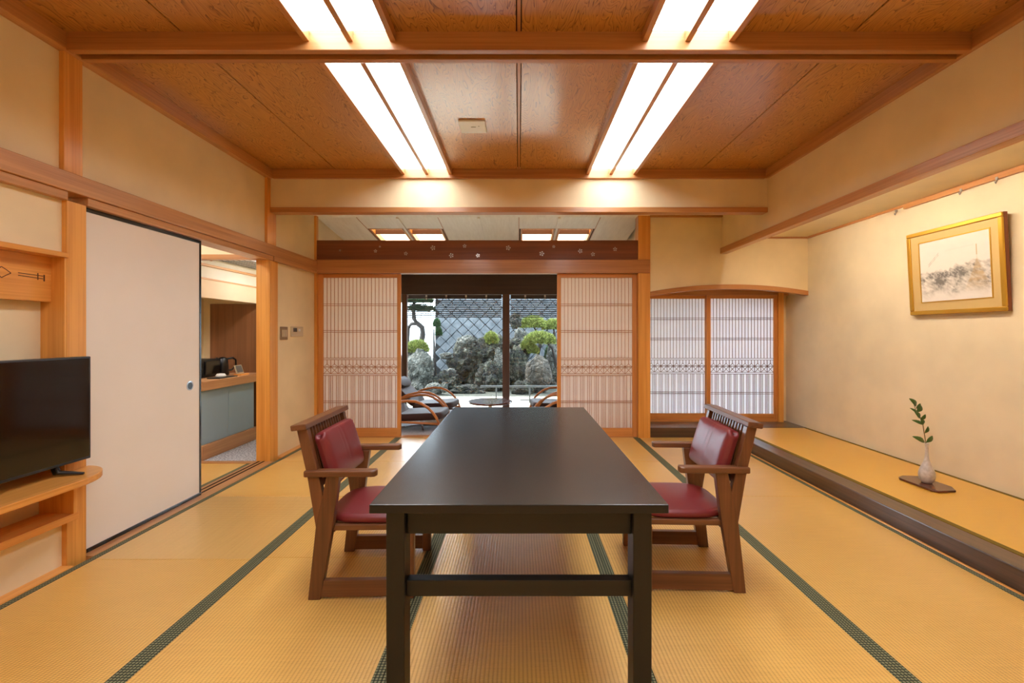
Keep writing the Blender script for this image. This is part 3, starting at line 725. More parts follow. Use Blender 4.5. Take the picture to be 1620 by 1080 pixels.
def ink(u, v):   # u left to right as seen, v bottom to top
    n = noise.noise; P = Vector
    c = Vector((.74, .72, .70)) * (1 - .05*abs(n(P((u*5, v*7, 3)))))
    fb = lambda a, b, c_: n(P((a, b, c_)))*.55+n(P((a*2.1, b*2.1, c_+5)))*.3+n(P((a*4.3, b*4.3, c_+9)))*.2+n(P((a*9, b*9, c_+2)))*.14
    ridge = .50+.09*fb(u*4, 0, 1)+.05*abs(n(P((u*14, 0, 4))))+.09*max(0, math.sin((u-.42)*4.2))
    k = 0.0
    lo = .18+.08*n(P((u*5, 0, 9)))
    if lo-.12 < v < ridge:
        e = min(1, (ridge-v)/.03)*min(1, max(0, (v-lo+.12)/.2))
        rg = 1-abs(fb(u*7+v*5, v*7-u*3, 2))*3.2
        bl = .5+fb(u*5, v*6, 7)*1.3
        st_ = n(P((u*26+v*30, v*7-u*9, 0)))
        k = e*max(0, .10+.75*max(0, bl)*max(0, 1-abs(rg)*.8)+.30*st_+.22*abs(n(P((u*11-v*6, v*9+u*5, 3)))))
    d1 = math.hypot((u-.32)/.13, (v-.30)/.2); k += .75*max(0, 1-d1)*(.6+.4*n(P((u*40, v*12, 0))))
    d2 = math.hypot((u-.62)/.16, (v-.42)/.12); k += .6*max(0, 1-d2)*(.6+.5*n(P((u*30, v*20, 5))))
    # a few dry strokes in the sky on the left
    for q in (0, .03):
        if .13 < u < .30 and abs(v-(.58+q+(u-.13)*1.05)) < .006*(1+n(P((u*50, 0, 0)))): k += .3
    if abs(v-.78-.05*u) < .012 and .4 < u < .8: k += .04
    k = min(.9, k*1.25); c = c*(1-k) + Vector((.10, .10, .105))*k
    # ochre spire on the right
    hw = .006 + max(0, .66-v)**1.25*.42
    if .12 < v < .82:
        dd = abs(u-.83)
        if v > .66: a_ = .75 if dd < .0045 else 0
        else: a_ = max(0, min(1, (hw-dd)/.02))*(.5+.5*fb(u*12, v*26, 1)+.15*math.sin(70*v))*min(1, (v-.1)/.2)
        c = c*(1-a_)+Vector((.42, .29, .13))*a_
    return c
V = [[bm.verts.new((TX(iz0+(iz1-iz0)*j/nv)+.0035, iy1-(iy1-iy0)*i/nu, iz0+(iz1-iz0)*j/nv)) for i in range(nu+1)] for j in range(nv+1)]
for j in range(nv):
    for i in range(nu):
        f = bm.faces.new((V[j][i], V[j][i+1], V[j+1][i+1], V[j+1][i]))
        for lp_, (di, dj) in zip(f.loops, ((0, 0), (1, 0), (1, 1), (0, 1))):
            col = ink((i+di)/nu, (j+dj)/nv); lp_[cl_] = (col.x, col.y, col.z, 1)
mk('picture_sheet', bm, 'ink', pf)

# ------------------------------------------------------------------ vase and board
poly = [(2.845, 3.412), (2.90, 3.445), (3.02, 3.43), (3.035, 3.19), (2.99, 3.112), (2.86, 3.098), (2.835, 3.13), (2.826, 3.383)]
tag(mk('vase_board', prism(bmn(), poly, .1115, .126, 'z'), 'vasebase', None, .004), 'dark red wooden board under the vase on the alcove mat', 'board')
vx, vy = 2.935, 3.275
vs = thing('flower_vase', 'slim pale ceramic bottle vase on the dark board', 'vase', (vx, vy, .126))
prof = [(.0, .126), (.028, .126), (.032, .132), (.044, .150), (.049, .178), (.047, .205), (.036, .238), (.022, .268), (.014, .300), (.0105, .335), (.0095, .375), (.0115, .400), (.013, .408), (.0095, .408), (.008, .395), (0, .39)]
mk('body', lathe(bmn(), prof, vx, vy, 32), 'vase', vs, smooth=True)
sp = thing('leafy_sprig', 'green leafy sprig standing in the pale vase', 'sprig', (vx, vy, .40))
def SP(px, py, d=0): return Vector(((px-821)*(vy+d)/720, vy+d, 1.2-(py-527)*(vy+d)/720))
stem = [SP(1467, 704), SP(1463, 690), SP(1460, 672), SP(1456, 660), SP(1449, 650), SP(1446, 640), SP(1443, 634)]
stem[0] = Vector((vx, vy, .36))
mk('stem', tube(bmn(), stem, [.003, .003, .0026, .0024, .002, .0018, .0012], 6), 'stem', sp)
def leaf(p, q, wd, n=Vector((0, -1, .35))):
    p, q = Vector(p), Vector(q); d = q-p; L = d.length; d.normalize(); s = d.cross(n).normalized(); up = s.cross(d).normalized()
    bm = bmn(); rows = []
    prof_ = [(0, .06), (.15, .5), (.35, .95), (.55, 1), (.75, .75), (.9, .4), (1, .03)]
    for t_, w_ in prof_:
        c = p+d*L*t_+up*L*.12*math.sin(t_*PI)
        rows.append([bm.verts.new(c-s*wd*w_/2+up*wd*.12*w_), bm.verts.new(c), bm.verts.new(c+s*wd*w_/2+up*wd*.12*w_)])
    for a, b in zip(rows, rows[1:]):
        for i in (0, 1): bm.faces.new((a[i], a[i+1], b[i+1], b[i]))
    o_ = mk('leaf', bm, 'green_glass', sp, smooth=True)
    md = o_.modifiers.new('thick', 'SOLIDIFY'); md.thickness = .0008
leaves = [((1463, 700), (1443, 690), .030), ((1465, 700), (1475, 689), .026), ((1463, 685), (1468, 674), .022), ((1461, 672), (1442, 664), .022), ((1460, 672), (1456, 661), .026),
          ((1456, 664), (1464, 655), .022), ((1455, 662), (1446, 650), .028), ((1452, 655), (1439, 645), .018), ((1450, 652), (1457, 641), .030), ((1449, 646), (1456, 638), .018), ((1449, 643), (1438, 630), .032)]
for a, b, wd in leaves:
    leaf(SP(*a), SP(*b, random.uniform(-.03, .02)), wd*1.15)

# ------------------------------------------------------------------ dining table
tb = thing('dining_table', 'long black stained wooden dining table in room centre', 'table', (0, 2.2, 0))
tt_ = box('tabletop', 'table_y', tb, -.4375, .4375, 1.328, 3.077, .674, .70, bev=.002)
tt_.data.materials.append(M['table_x'])
for p in tt_.data.polygons:
    if abs(p.normal.z) < .5: p.material_index = 1
for sx in (-1, 1):
    for (a, b) in ((1.352, 1.425), (2.98, 3.053)):
        x0, x1 = sorted((sx*.395, sx*.340))
        box('leg', 'table_z', tb, x0, x1, a, b, 0, .674, bev=.003)
    x0, x1 = sorted((sx*.375, sx*.350))
    box('side_apron', 'table_y', tb, x0, x1, 1.425, 2.98, .585, .674)
for y in (1.38, 2.99):
    box('end_apron', 'table_x', tb, -.34, .34, y, y+.028, .592, .674)
    box('stretcher', 'table_x', tb, -.34, .34, y-.003, y+.032, .404, .453)

# ------------------------------------------------------------------ red armchairs
def cushion(bm, outline, z0, z1, crown, edge, rings=7):
    """soft pad: outline list of (a,b); returns verts grid in local a,b,z"""
    cx_ = sum(p[0] for p in outline)/len(outline); cy_ = sum(p[1] for p in outline)/len(outline)
    lay = []
    prof_ = [(1-edge, z0), (1-edge*.25, z0+(z1-z0)*.18), (1, z0+(z1-z0)*.5), (1-edge*.25, z0+(z1-z0)*.82)] + [(q, z1+crown*(1-(q/(1-edge))**2)) for q in (1-edge, .88, .8, .7, .6, .5, .4, .3, .2, .1)]
    for s_, z_ in prof_: lay.append([bm.verts.new((cx_+(p[0]-cx_)*s_, cy_+(p[1]-cy_)*s_, z_)) for p in outline])
    ax_ = max(abs(p[0]-cx_) for p in outline); ay_ = max(abs(p[1]-cy_) for p in outline)
    for L_ in lay[4:]:
        for v in L_: v.co.z = z1+crown*(1-((v.co.x-cx_)/ax_)**2)*(1-((v.co.y-cy_)/ay_)**2)
    n_ = len(outline)
    for A, B in zip(lay, lay[1:]):
        for i in range(n_): bm.faces.new((A[i], A[(i+1) % n_], B[(i+1) % n_], B[i]))
    bm.faces.new(lay[0][::-1]); bm.faces.new(lay[-1])
    return bm
def supere(cx_, cy_, a, b, n_, cnt=48):
    out = []
    for i in range(cnt):
        t_ = 2*PI*i/cnt; c, s_ = math.cos(t_), math.sin(t_)
        out.append((cx_+a*math.copysign(abs(c)**(2/n_), c), cy_+b*math.copysign(abs(s_)**(2/n_), s_)))
    return out
def make_chair(label):
    t = thing('dining_armchair', label, 'chair', (0, 0, 0), group='red leather armchairs at the table')
    for s in (-1, 1):
        y0, y1 = sorted((s*.208, s*.245))
        mk('rear_leg', prism(bmn(), [(-.237, 0), (-.182, 0), (-.125, .34), (-.098, .556), (-.155, .556), (-.172, .468), (-.200, .35)], y0, y1), 'chair_z', t, .003)
        y2, y3 = sorted((s*.210, s*.243))
        mk('back_post', prism(bmn(), [(-.203, .325), (-.150, .385), (-.172, .468), (-.188, .55), (-.243, .768), (-.288, .768), (-.240, .55)], y2, y3), 'chair_z', t, .003)
        box('front_leg', 'chair_z', t, .192, .237, y0, y1, 0, .302, bev=.003)
        box('sled_bar', 'chair', t, -.19, .194, *sorted((s*.212, s*.241)), .010, .085, bev=.003)
        pts = [(-.252, s*.212), (-.252, s*.258), (.05, s*.262), (.068, s*.255), (.072, s*.235), (.066, s*.212)]
        mk('arm', prism(bmn(), pts, .555, .584, 'z'), 'chair', t, .006)
    box('seat_rail', 'chair', t, -.16, .225, -.225, -.19, .303, .328); box('seat_rail', 'chair', t, -.16, .225, .19, .225, .303, .328)
    box('seat_rail', 'chair_y', t, .19, .23, -.21, .21, .29, .327); box('seat_rail', 'chair_y', t, -.17, -.13, -.21, .21, .29, .327)
    mk('seat', cushion(bmn(), supere(.035, 0, .228, .214, 3.4), .328, .362, .016, .05), 'red', t, smooth=True)
    # top rail with a slight lean, spindles below, padded back in front
    mk('top_rail', prism(bmn(), [(-.300, .764), (-.232, .772), (-.236, .797), (-.304, .789)], -.272, .272), 'chair_y', t, .004)
    mk('lower_back_rail', prism(bmn(), [(-.214, .492), (-.186, .500), (-.194, .53), (-.222, .522)], -.212, .212), 'chair_y', t, .003)
    for k in range(13):
        y = -.186+k*.031
        mk('spindle', prism(bmn(), [(-.208, .52), (-.196, .524), (-.258, .772), (-.270, .768)], y-.0065, y+.0065), 'chair_z', t)
    # back pad: a soft slab on a grid, creased down the middle and gathered at its sides
    bm = bmn(); A_, B_ = .128, .200; NA, NB = 26, 56
    def sq(q): return math.copysign(1-(1-abs(q))**1.35, q)
    def PT(u, v, top):
        x, y = sq(u)*A_, sq(v)*B_
        # rounded corners
        cu, cv = max(0, abs(u)-.72)/.28, max(0, abs(v)-.80)/.20
        x -= math.copysign(.030*cv*cv*abs(u)**3, x); y -= math.copysign(.030*cu*cu*abs(v)**3, y)
        e = (1-abs(u)**7)*(1-abs(v)**9)
        if not top: return Vector((x, y, -.030*e**.5-.0))
        z = .030*e**.5+.016*(1-u*u)*(1-v*v)
        z -= .0045*math.exp(-((v-.05)/.035)**2)*max(0, .75-abs(u+.25)) + .003*math.exp(-((v+.12+.05*u)/.03)**2)*max(0, .6-abs(u+.35))
        z -= .003*max(0, abs(v)-.78)/.22*(.5+.5*math.sin(u*34))
        return Vector((x, y, z))
    for top in (True, False):
        G = [[bm.verts.new(PT(2*i_/NA-1, 2*j_/NB-1, top)) for j_ in range(NB+1)] for i_ in range(NA+1)]
        for i_ in range(NA):
            for j_ in range(NB): bm.faces.new((G[i_][j_], G[i_+1][j_], G[i_+1][j_+1], G[i_][j_+1]))
    bmesh.ops.remove_doubles(bm, verts=bm.verts, dist=.0005)
    for v in bm.verts: v.co.z += .33*v.co.y*v.co.y      # gentle wrap around the sitter
    ang = math.radians(90-17)
    bmesh.ops.rotate(bm, verts=bm.verts, cent=(0, 0, 0), matrix=Matrix.Rotation(ang, 3, 'Y'))
    bmesh.ops.translate(bm, verts=bm.verts, vec=(-.186, 0, .614))
    mk('back_pad', bm, 'red', t, smooth=True)
    return t
def copy_tree(o, parent=None):
    c = o.copy(); C.objects.link(c); c.parent = parent
    for ch in list(o.children): copy_tree(ch, c)
    return c
c1 = make_chair('red leather wooden armchair on the television side of the table')
c1.location = (-.719, 2.297, 0); c1.rotation_euler = (0, 0, math.radians(1.5))
c2 = copy_tree(c1); c2['label'] = 'red leather wooden armchair on the alcove side of the table'
c2.location = (.820, 2.352, 0); c2.rotation_euler = (0, 0, math.radians(180-2.0))

# ------------------------------------------------------------------ veranda
VG = 7.2
vf = sbox('floor_veranda', 'verfloor', -2.45, 1.6, 5.36, VG+.1, -.08, -.001, bev=0, label='grey carpeted veranda floor', cat='floor')
zv = lambda y: 2.55-.12*(y-5.30)
vc = thing('ceiling_veranda', 'sloping pale board ceiling of the veranda', 'ceiling', (-.5, 6.2, 2.4), kind='structure')
vx_ = [-2.36, -1.894, -1.42, -.945, -.47, 0.0, .47, .95, 1.45]
def slope(bm, x0, x1, y0, y1, d0, d1):
    v = []
    for d in (d0, d1):
        for (x_, y_) in ((x0, y0), (x1, y0), (x1, y1), (x0, y1)): v.append(bm.verts.new((x_, y_, zv(y_)+d)))
    for q in ((3,2,1,0),(4,5,6,7),(0,1,5,4),(1,2,6,5),(2,3,7,6),(3,0,4,7)): bm.faces.new([v[i] for i in q])
    return bm
LY0, LY1 = 5.68, 6.35
for i, (a, b) in enumerate(zip(vx_, vx_[1:])):
    if i in (1, 2, 5, 6):
        mk('ceiling_board', slope(bmn(), a+.003, b-.003, 5.30, LY0, 0, .012), 'pale_ceiling', vc)
        mk('ceiling_board', slope(bmn(), a+.003, b-.003, LY1, VG, 0, .012), 'pale_ceiling', vc)
    else:
        mk('ceiling_board', slope(bmn(), a+.003, b-.003, 5.30, VG, 0, .012), 'pale_ceiling', vc)
for i, x in enumerate(vx_[1:-1]):
    wdt = .014 if i % 2 == 1 else .005
    mk('batten', slope(bmn(), x-wdt, x+wdt, 5.30, VG, -.012 if wdt > .01 else -.002, .002), 'nag_y' if wdt < .01 else 'pale_ceiling', vc)
st(mk('ceiling_veranda_deck', slope(bmn(), -2.9, 2.4, 5.28, VG+1.35, .10, .14), 'dark'), 'roof deck over the veranda and eaves', 'ceiling')  # unseen overhang lengthened to keep direct sun off the veranda
for x0, x1, lab in ((-1.894, -1.42, 'recessed veranda ceiling lamp furthest left above the transom'), (-1.42, -.945, 'recessed veranda ceiling lamp second from the left above the transom'),
                    (0.0, .47, 'recessed veranda ceiling lamp left of the right hand pair'), (.47, .95, 'recessed veranda ceiling lamp furthest right above the transom')):
    t = thing('recessed_lamp', lab, 'ceiling light', ((x0+x1)/2, 6.0, zv(6.0)), group='recessed lamps in the veranda ceiling')
    a, b = x0+.025, x1-.025
    mk('frame', slope(slope(slope(slope(bmn(), a-.005, a+.02, LY0, LY1, -.004, .09), b-.02, b+.005, LY0, LY1, -.004, .09), a, b, LY0, LY0+.02, -.004, .09), a, b, LY1-.02, LY1, -.004, .09), 'post_y', t)
    mk('diffuser', slope(bmn(), a+.02, b-.02, LY0+.02, LY1-.02, .06, .07), 'ver_light', t)
    mk('louver', slope(bmn(), a+.02, b-.02, LY0+.19, LY0+.205, .0, .055), 'inlay', t)
sbox('wall_veranda_left', 'plaster', -2.44, -2.36, 5.32, VG+.1, -.05, 2.75, bev=0, label='left wall of the veranda', cat='wall')
sbox('wall_veranda_right', 'plaster', 1.47, 1.53, 5.36, VG+.1, -.05, 2.75, bev=0, label='right wall of the veranda', cat='wall')
wi = thing('window_1', 'large dark framed garden window of the veranda', 'window', (-.45, VG, 0), kind='structure')
box('window_head', 'frame_x', wi, -2.36, 1.47, VG-.02, VG+.09, 1.815, 2.12)
box('window_head', 'frame_x', wi, -2.36, 1.47, VG, VG+.07, 2.12, 2.36)
box('window_sill', 'frame_x', wi, -2.36, 1.47, VG-.03, VG+.09, -.05, .02)
for x, wdt in ((-2.33, .06), (-1.815, .075), (-.205, .11), (1.43, .07)):
    box('window_post', 'frame_z', wi, x-wdt/2, x+wdt/2, VG-.01, VG+.08, .02, 1.815)
for a, b in ((-2.30, -1.853), (-1.777, -.26), (-.15, 1.395)):
    box('pane', 'glass', wi, a, b, VG+.03, VG+.036, .02, 1.815, bev=0)
# eave and sunshade blinds outside
YB = 7.6
for (a, b, lab, hooks) in ((-1.93, -.29, 'bamboo sunshade blind left of the central window post', (645, 675, 706.5, 737.5, 769.5)), (-.14, 1.50, 'bamboo sunshade blind right of the central window post', (831, 862, 893, 924))):
    t = thing('bamboo_blind', lab, 'blind', ((a+b)/2, YB, 1.47), group='sunshade blinds outside the garden window')
    box('head_bar', 'frame_x', t, a, b, YB-.02, YB+.02, 1.775, 1.90)
    me = bpy.data.meshes.new('slat'); bm = bx(bmn(), 0, b-a, -.006, .006, -.0085, .0085); bm.to_mesh(me); bm.free(); me.materials.append(M['bamboo'])
    for k in range(10): shared('slat', me, t, (a, YB, 1.745-k*.0302))
    for x in (a+.12, (a+b)/2, b-.12): box('cord', 'bamboo', t, x-.002, x+.002, YB-.009, YB-.007, 1.46, 1.78, bev=0)
    for px in hooks:
        x = (px-821)*YB/720
        bm = bx(bmn(), x-.014, x+.014, YB-.034, YB-.02, 1.80, 1.835); bx(bm, x-.012, x+.012, YB-.030, YB-.02, 1.765, 1.785)
        mk('hook', bm, 'brass', t)
sbox('eave_beam', 'frame_x', -2.9, 2.4, 7.56, 7.64, 1.90, 2.30, bev=0, label='dark eave beam over the blinds', cat='beam')

# lounge chairs
def make_lounge(label):
    t = thing('lounge_chair', label, 'lounge chair', (0, 0, 0), group='low lounge chairs on the veranda')
    bm = cushion(bmn(), supere(.02, 0, .30, .25, 6), .13, .215, .012, .05)
    for v in bm.verts: v.co.z += .05*(v.co.x-.0)
    mk('seat', bm, 'brownle', t, smooth=True)
    bm = cushion(bmn(), supere(0, 0, .26, .24, 6), -.035, .035, .01, .06)
    bmesh.ops.rotate(bm, verts=bm.verts, cent=(0, 0, 0), matrix=Matrix.Rotation(math.radians(42), 3, 'Y'))
    bmesh.ops.translate(bm, verts=bm.verts, vec=(-.42, 0, .34)); mk('backrest', bm, 'brownle', t, smooth=True)
    bm = cushion(bmn(), supere(0, 0, .09, .20, 4), -.03, .045, .02, .1)
    bmesh.ops.rotate(bm, verts=bm.verts, cent=(0, 0, 0), matrix=Matrix.Rotation(math.radians(48), 3, 'Y'))
    bmesh.ops.translate(bm, verts=bm.verts, vec=(-.50, 0, .47)); mk('head_pillow', bm, 'brownle', t, smooth=True)
    for s in (-1, 1):
        pts = [(-.44, .27), (-.38, .30), (-.30, .335), (-.20, .362), (-.10, .378), (0, .372), (.08, .345), (.16, .295), (.22, .235), (.265, .17), (.30, .085)]
        mk('bent_arm', tube(bmn(), [(x, s*.275, z) for x, z in pts], .017, 10, .8), 'bent', t, smooth=True)
        mk('under_rail', tube(bmn(), [(-.30, s*.262, .12), (0, s*.262, .11), (.30, s*.262, .10)], .014, 8), 'bent', t, smooth=True)
        mk('rear_brace', tube(bmn(), [(-.44, s*.27, .275), (-.33, s*.265, .12), (-.30, s*.262, .112)], .013, 8), 'bent', t, smooth=True)
    bm = bmn()
    for a in (20, 110):
        c, s_ = math.cos(math.radians(a)), math.sin(math.radians(a))
        tube(bm, [(-.30*c, -.30*s_, .012), (0, 0, .03), (.30*c, .30*s_, .012)], .013, 8)
    tube(bm, [(0, 0, .02), (0, 0, .13)], .022, 12)
    mk('metal_base', bm, 'chrome', t)
    return t
lg = make_lounge('low lounge chair nearest on the left side of round table')
pos = [((-1.24, 5.80), -4, None), ((-1.22, 6.62), -8, 'low lounge chair further back on left of round table'),
       ((.47, 5.82), 184, 'low lounge chair nearest on the right side of round table'), ((.49, 6.62), 186, 'low lounge chair further back on right of round table')]
for i, ((x, y), a, lab) in enumerate(pos):
    o = lg if i == 0 else copy_tree(lg)
    if lab: o['label'] = lab
    o.location = (x, y, 0); o.rotation_euler = (0, 0, math.radians(a))
rt = thing('round_table', 'low round table with glossy top between lounge chairs', 'table', (-.37, 5.86, 0))
mk('tabletop', lathe(bmn(), [(0, .305), (.27, .305), (.282, .312), (.285, .322), (.28, .33), (0, .33)], -.37, 5.86, 40), 'vasebase', rt)
mk('pedestal', lathe(bmn(), [(0, .02), (.03, .02), (.025, .305), (0, .305)], -.37, 5.86, 16), 'chrome', rt)
mk('base_plate', lathe(bmn(), [(0, 0), (.17, 0), (.17, .012), (.03, .022), (0, .022)], -.37, 5.86, 32), 'chrome', rt)

# ------------------------------------------------------------------ garden
sbox('ground_terrace', 'terrace', -6, 6, VG+.1, 9.2, -.2, -.08, bev=0, label='pale stone terrace outside the window', cat='ground')
sbox('ground_garden', 'soil', -14, 12, 9.2, 30, -.3, -.1, bev=0, label='garden soil behind the rocks', cat='ground')
GW = 13.0
gw = sbox('garden_wall', 'mortar', -2.40, 5.0, GW+.06, GW+.4, -.2, 3.3, bev=0, label='retaining wall of diagonal grey stone blocks', cat='wall')
side = .227; hd = side/math.sqrt(2)
blocks = []
for k in range(5):
    bm = bx(bmn(), -side/2+.005, side/2-.005, -.06, .03, -side/2+.005, side/2-.005)
    bmesh.ops.bevel(bm, geom=list(bm.edges), offset=.012, segments=1, affect='EDGES')
    for v in bm.verts:
        v.co += Vector((random.uniform(-.004, .004), random.uniform(-.012, .012) if v.co.y < 0 else 0, random.uniform(-.004, .004)))
    me = bpy.data.meshes.new('stone_block'); bmesh.ops.recalc_face_normals(bm, faces=bm.faces); bm.to_mesh(me); bm.free(); me.materials.append(M['stone']); blocks.append(me)
cnt = 0; far_bm = None
for j in range(-1, 20):
    for i in range(-16, 14):
        x = i*2*hd+(hd if j % 2 else 0); z = j*hd
        if x < -2.28-.0*z or x > 1.95 or z > 2.75 or z < .05: continue
        o = shared('stone_block', blocks[random.randrange(5)], gw, (x, GW+.03, z), (0, PI/4+random.uniform(-.02, .02), 0)); cnt += 1
print('blocks', cnt)
def rock(name, label, px, py, wpx, hpx, Y, mat, seed, depth=.8, spiky=.35, group='garden rocks'):
    s = 720/Y; cx_ = (px-821)/s; cz_ = 1.2-(py-527)/s; rx, rz = wpx/s/2, hpx/s/2; ry = .5*min(rx, rz)+.06
    bm = bmn(); bmesh.ops.create_icosphere(bm, subdivisions=5, radius=1)
    for v in bm.verts:
        p = v.co.copy(); q = p*1.7+Vector((seed*3.1, seed, 0))
        n_ = noise.noise(q)*.6+noise.noise(q*2.7)*.35+noise.noise(q*6.5)*.22+abs(noise.noise(q*14))*.14
        cell = noise.voronoi(p*1.6+Vector((seed, 0, seed*2)))[0]; n_ += (cell[1]-cell[0])*.35-.1
        v.co = Vector((p.x*rx, p.y*ry, p.z*rz))*(1+spiky*n_)
        v.co += Vector((cx_, Y, cz_))
    o = mk(name, bm, mat); tag(o, label, 'rock', group)
    return o
R = [
 ('tall pale rock leaning at the left edge of the view', 664, 588, 44, 66, 10.6, 'rock_light', 1, .35),
 ('low pale boulder behind the leaning left rock', 650, 572, 34, 36, 11.4, 'rock_light', 2, .3),
 ('big dark mossy rock at centre of the rockery', 745, 585, 74, 84, 11.6, 'rock_dark', 3, .6),
 ('craggy mossy top rock under the small golden shrub', 768, 556, 52, 42, 10.85, 'rock_dark', 4, .6),
 ('pale jutting stone on top of the central rockery', 738, 540, 30, 18, 10.75, 'rock_light', 5, .5),
 ('dark rock low beside the central window post', 776, 604, 44, 60, 10.3, 'rock_dark', 6, .5),
 ('flat pale stone sticking out left of the rockery', 707, 563, 22, 11, 11.35, 'rock_light', 7, .4),
 ('second flat pale stone lower on the rockery', 712, 588, 20, 10, 10.6, 'rock_light', 8, .4),
 ('dark rough rock filling the gap left of centre', 706, 606, 42, 40, 10.5, 'rock_dark', 9, .6),
 ('rounded grey boulder behind the lounge chairs', 686, 616, 30, 22, 9.7, 'rock_light', 10, .2),
 ('small white stone right of the rounded grey boulder', 703, 613, 11, 16, 9.6, 'rock_light', 11, .3),
 ('low dark rocks at the foot of the rockery', 738, 622, 52, 24, 9.9, 'rock_dark', 12, .6),
 ('upright grey brown standing stone at the right', 852, 592, 42, 58, 10.0, 'rock_brown', 13, .22),
 ('dark rock between post and standing stone', 818, 585, 34, 66, 10.7, 'rock_dark', 14, .55),
 ('black craggy rock high beside the clipped pine', 815, 508, 18, 22, 11.8, 'rock_dark', 15, .6),
 ('pale flat ledge rock under the clipped pine pad', 823, 548, 32, 46, 11.7, 'rock_light', 16, .5),
 ('brown mossy ledge rock beside the window post', 818, 545, 30, 18, 11.2, 'rock_dark', 17, .5),
 ('pale pinkish boulder below the broad pine pad', 824, 556, 28, 20, 11.0, 'rock_brown', 18, .4),
 ('grey slanted rock at the right window edge', 876, 580, 24, 80, 11.6, 'rock_light', 19, .4),
 ('dark boulder at the foot of the standing stone', 826, 618, 34, 30, 9.8, 'rock_dark', 20, .5),
 ('narrow pale upright stone left of window post', 788, 588, 16, 70, 10.5, 'rock_light', 21, .3),
 ('grey stone hidden low behind left lounge chair', 655, 618, 34, 26, 10.0, 'rock_light', 22, .4),
 ('rough rock high right of the golden shrub', 790, 545, 20, 30, 11.1, 'rock_dark', 23, .5),
 ('dark rock at the far right of the rockery', 905, 600, 50, 70, 10.8, 'rock_dark', 24, .5),
 ('dark mossy rock beyond the left window post', 615, 600, 60, 70, 10.8, 'rock_dark', 25, .5),
]
for lab, px, py, w_, h_, Y, mt, sd, spk in R:
    rock('garden_rock', lab, px, py, w_, h_, Y, mt, sd, .8, spk)
# clipped pines: each pad a dome of needle tufts
def pad(t, cx_, cy_, cz_, rx, ry, rz, n_, mat='pine', ln=.07):
    bm = bmn(); rnd = random.Random(int(cx_*1000)+n_)
    for _ in range(n_):
        a = rnd.uniform(0, 2*PI); u = rnd.random()**.5; e = rnd.uniform(-.25, 1)
        r_ = math.sqrt(max(0, 1-max(0, e)**2)); jit = rnd.uniform(.82, 1.05)
        d = Vector((math.cos(a)*r_, math.sin(a)*r_, e)); p = Vector((cx_+d.x*rx*jit, cy_+d.y*ry*jit, cz_+d.z*rz*jit))
        q = p+(d+Vector((0, 0, .5))+Vector([rnd.uniform(-.7, .7) for _ in range(3)])).normalized()*ln*rnd.uniform(.6, 1.2)
        s_ = (q-p).cross(Vector([rnd.uniform(-1, 1) for _ in range(3)])).normalized()*ln*.16
        bm.faces.new([bm.verts.new(v) for v in (p-s_, p+s_, q)])
    o = mk('foliage', bm, mat, t); o['kind'] = 'stuff'
    bm = bmn(); bmesh.ops.create_icosphere(bm, subdivisions=2, radius=1)
    for v in bm.verts: v.co = Vector((cx_+v.co.x*rx*.86, cy_+v.co.y*ry*.86, cz_+max(v.co.z, -.2)*rz*.86))
    mk('foliage_core', bm, mat, t)
def PXY(px, py, Y): return Vector(((px-821)*Y/720, Y, 1.2-(py-527)*Y/720))
def pine(label, pads, trunk, name='clipped_pine', mat='pine', cat='pine'):
    base_ = Vector(trunk[0]); t = thing(name, label, cat, base_, group='clipped pines in the garden')
    for (px, py, wpx, hpx, Y) in pads:
        p = PXY(px, py, Y); s_ = Y/720
        pad(t, p.x, p.y, p.z, wpx*s_/2, wpx*s_*.4, hpx*s_, 2600, mat, .07)
    mk('trunk', tube(bmn(), trunk, [.06*(1-.7*i/max(1, len(trunk)-1)) for i in range(len(trunk))], 8), 'bark', t, smooth=True)
    return t
pine('bright clipped pine pad high beside the black rock', [(843, 515, 38, 14, 12.1)], [PXY(850, 560, 12.1), PXY(856, 540, 12.1), PXY(851, 528, 12.1), PXY(845, 518, 12.1)])
pine('clipped pine pad cut by the right screen edge', [(876, 518, 34, 12, 12.4)], [PXY(884, 600, 12.4), PXY(880, 545, 12.4), PXY(877, 530, 12.4), PXY(876, 520, 12.4)])
pine('broad drooping clipped pine pad above the standing stone', [(854, 540, 46, 14, 10.9), (835, 549, 18, 10, 10.8), (843, 556, 14, 9, 10.8)], [PXY(882, 600, 10.9), PXY(879, 570, 10.9), PXY(874, 550, 10.9), PXY(862, 540, 10.9)])
pine('low round clipped shrub on the left boulder', [(660, 553, 34, 14, 11.4)], [PXY(660, 580, 11.4), PXY(660, 565, 11.4), PXY(660, 555, 11.4)], name='clipped_shrub', cat='shrub')
t = pine('small golden green shrub on the central rockery', [(777, 540, 19, 13, 10.8)], [PXY(778, 565, 10.8), PXY(777, 545, 10.8)], name='golden_shrub', cat='shrub')
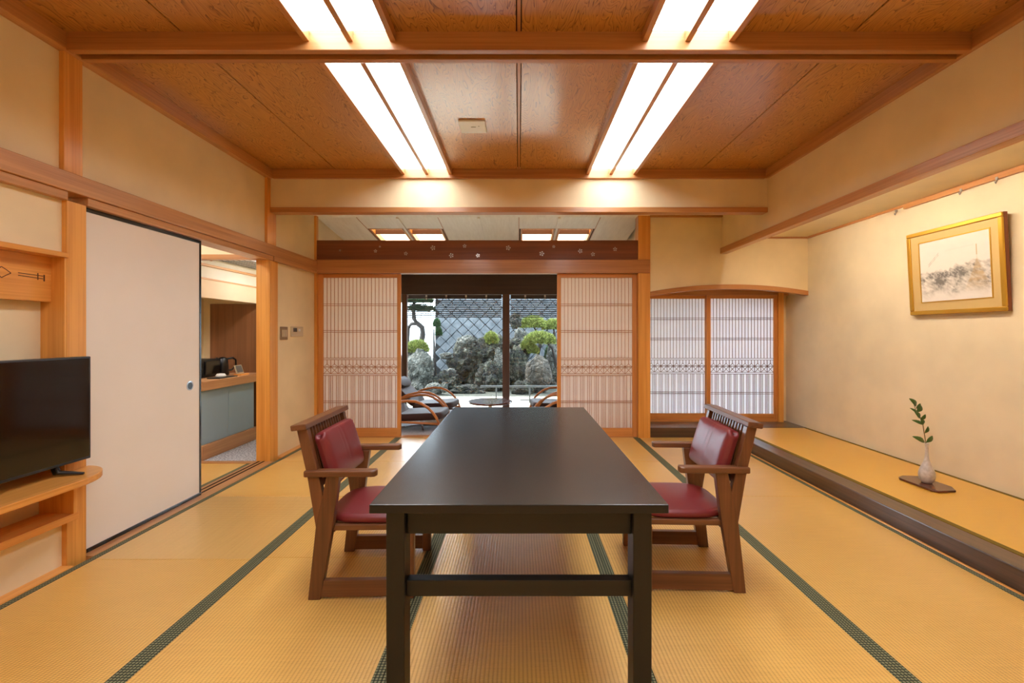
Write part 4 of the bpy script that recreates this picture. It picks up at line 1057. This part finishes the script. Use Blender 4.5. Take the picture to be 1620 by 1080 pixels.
pine('dark green ferns behind the standing stone', [(872, 566, 18, 20, 11.9), (870, 590, 20, 16, 11.9)], [PXY(872, 610, 11.9), PXY(872, 585, 11.9), PXY(872, 566, 11.9)], name='fern_clump', mat='fern', cat='fern')
pine('leafy climber on the left end of block wall', [(691, 514, 7, 8, 12.6), (694, 528, 6, 9, 12.6)], [PXY(688, 600, 12.6), PXY(687, 560, 12.6), PXY(686, 520, 12.6)], name='wall_climber', mat='fern', cat='climber')
# leaning tree on the left
tt = thing('leaning_tree', 'crooked grey garden tree leaning across the left window', 'tree', PXY(664, 594, 14))
mk('trunk', tube(bmn(), [PXY(664, 595, 14), PXY(666, 545, 14), PXY(669, 528, 14), PXY(668, 518, 14), PXY(661, 512, 14), PXY(655, 504, 14), PXY(654, 490, 14), PXY(656, 470, 14), PXY(650, 440, 14)], [.11, .09, .085, .08, .075, .07, .06, .05, .04], 8), 'bark', tt, smooth=True)
mk('branch', tube(bmn(), [PXY(661, 512, 14), PXY(651, 512, 14), PXY(645, 520, 14), PXY(643, 545, 14), PXY(643, 595, 14)], [.05, .055, .07, .09, .1], 8), 'bark', tt, smooth=True)
pad(tt, *PXY(655, 476, 14), .55, .4, .18, 1800, 'fern', .1)
pad(tt, *PXY(665, 490, 14.3), .5, .4, .12, 900, 'fern', .1)
# distant pale wall and hedge
sbox('wall_distant', 'farwall', -14, -2.2, 24, 24.3, -.3, 2.2, bev=0, label='distant white wall beyond the garden', cat='wall')
rl = thing('garden_rail', 'low grey metal railing in front of rocks', 'railing', (.6, 8.4, -.08))
YR = 8.4
mk('top_bar', bx(bmn(), (760-821)*YR/720, 1.9, YR-.015, YR+.015, .20, .235), 'rail_grey', rl, .003)
for px in (785, 838, 905):
    x = (px-821)*YR/720; box('post', 'rail_grey', rl, x-.014, x+.014, YR-.012, YR+.012, -.08, .20)
box('lower_bar', 'rail_grey', rl, .02, 1.9, YR-.01, YR+.01, -.04, -.02)
box('post', 'rail_grey', rl, 1.87, 1.9, YR-.012, YR+.012, -.08, .20)
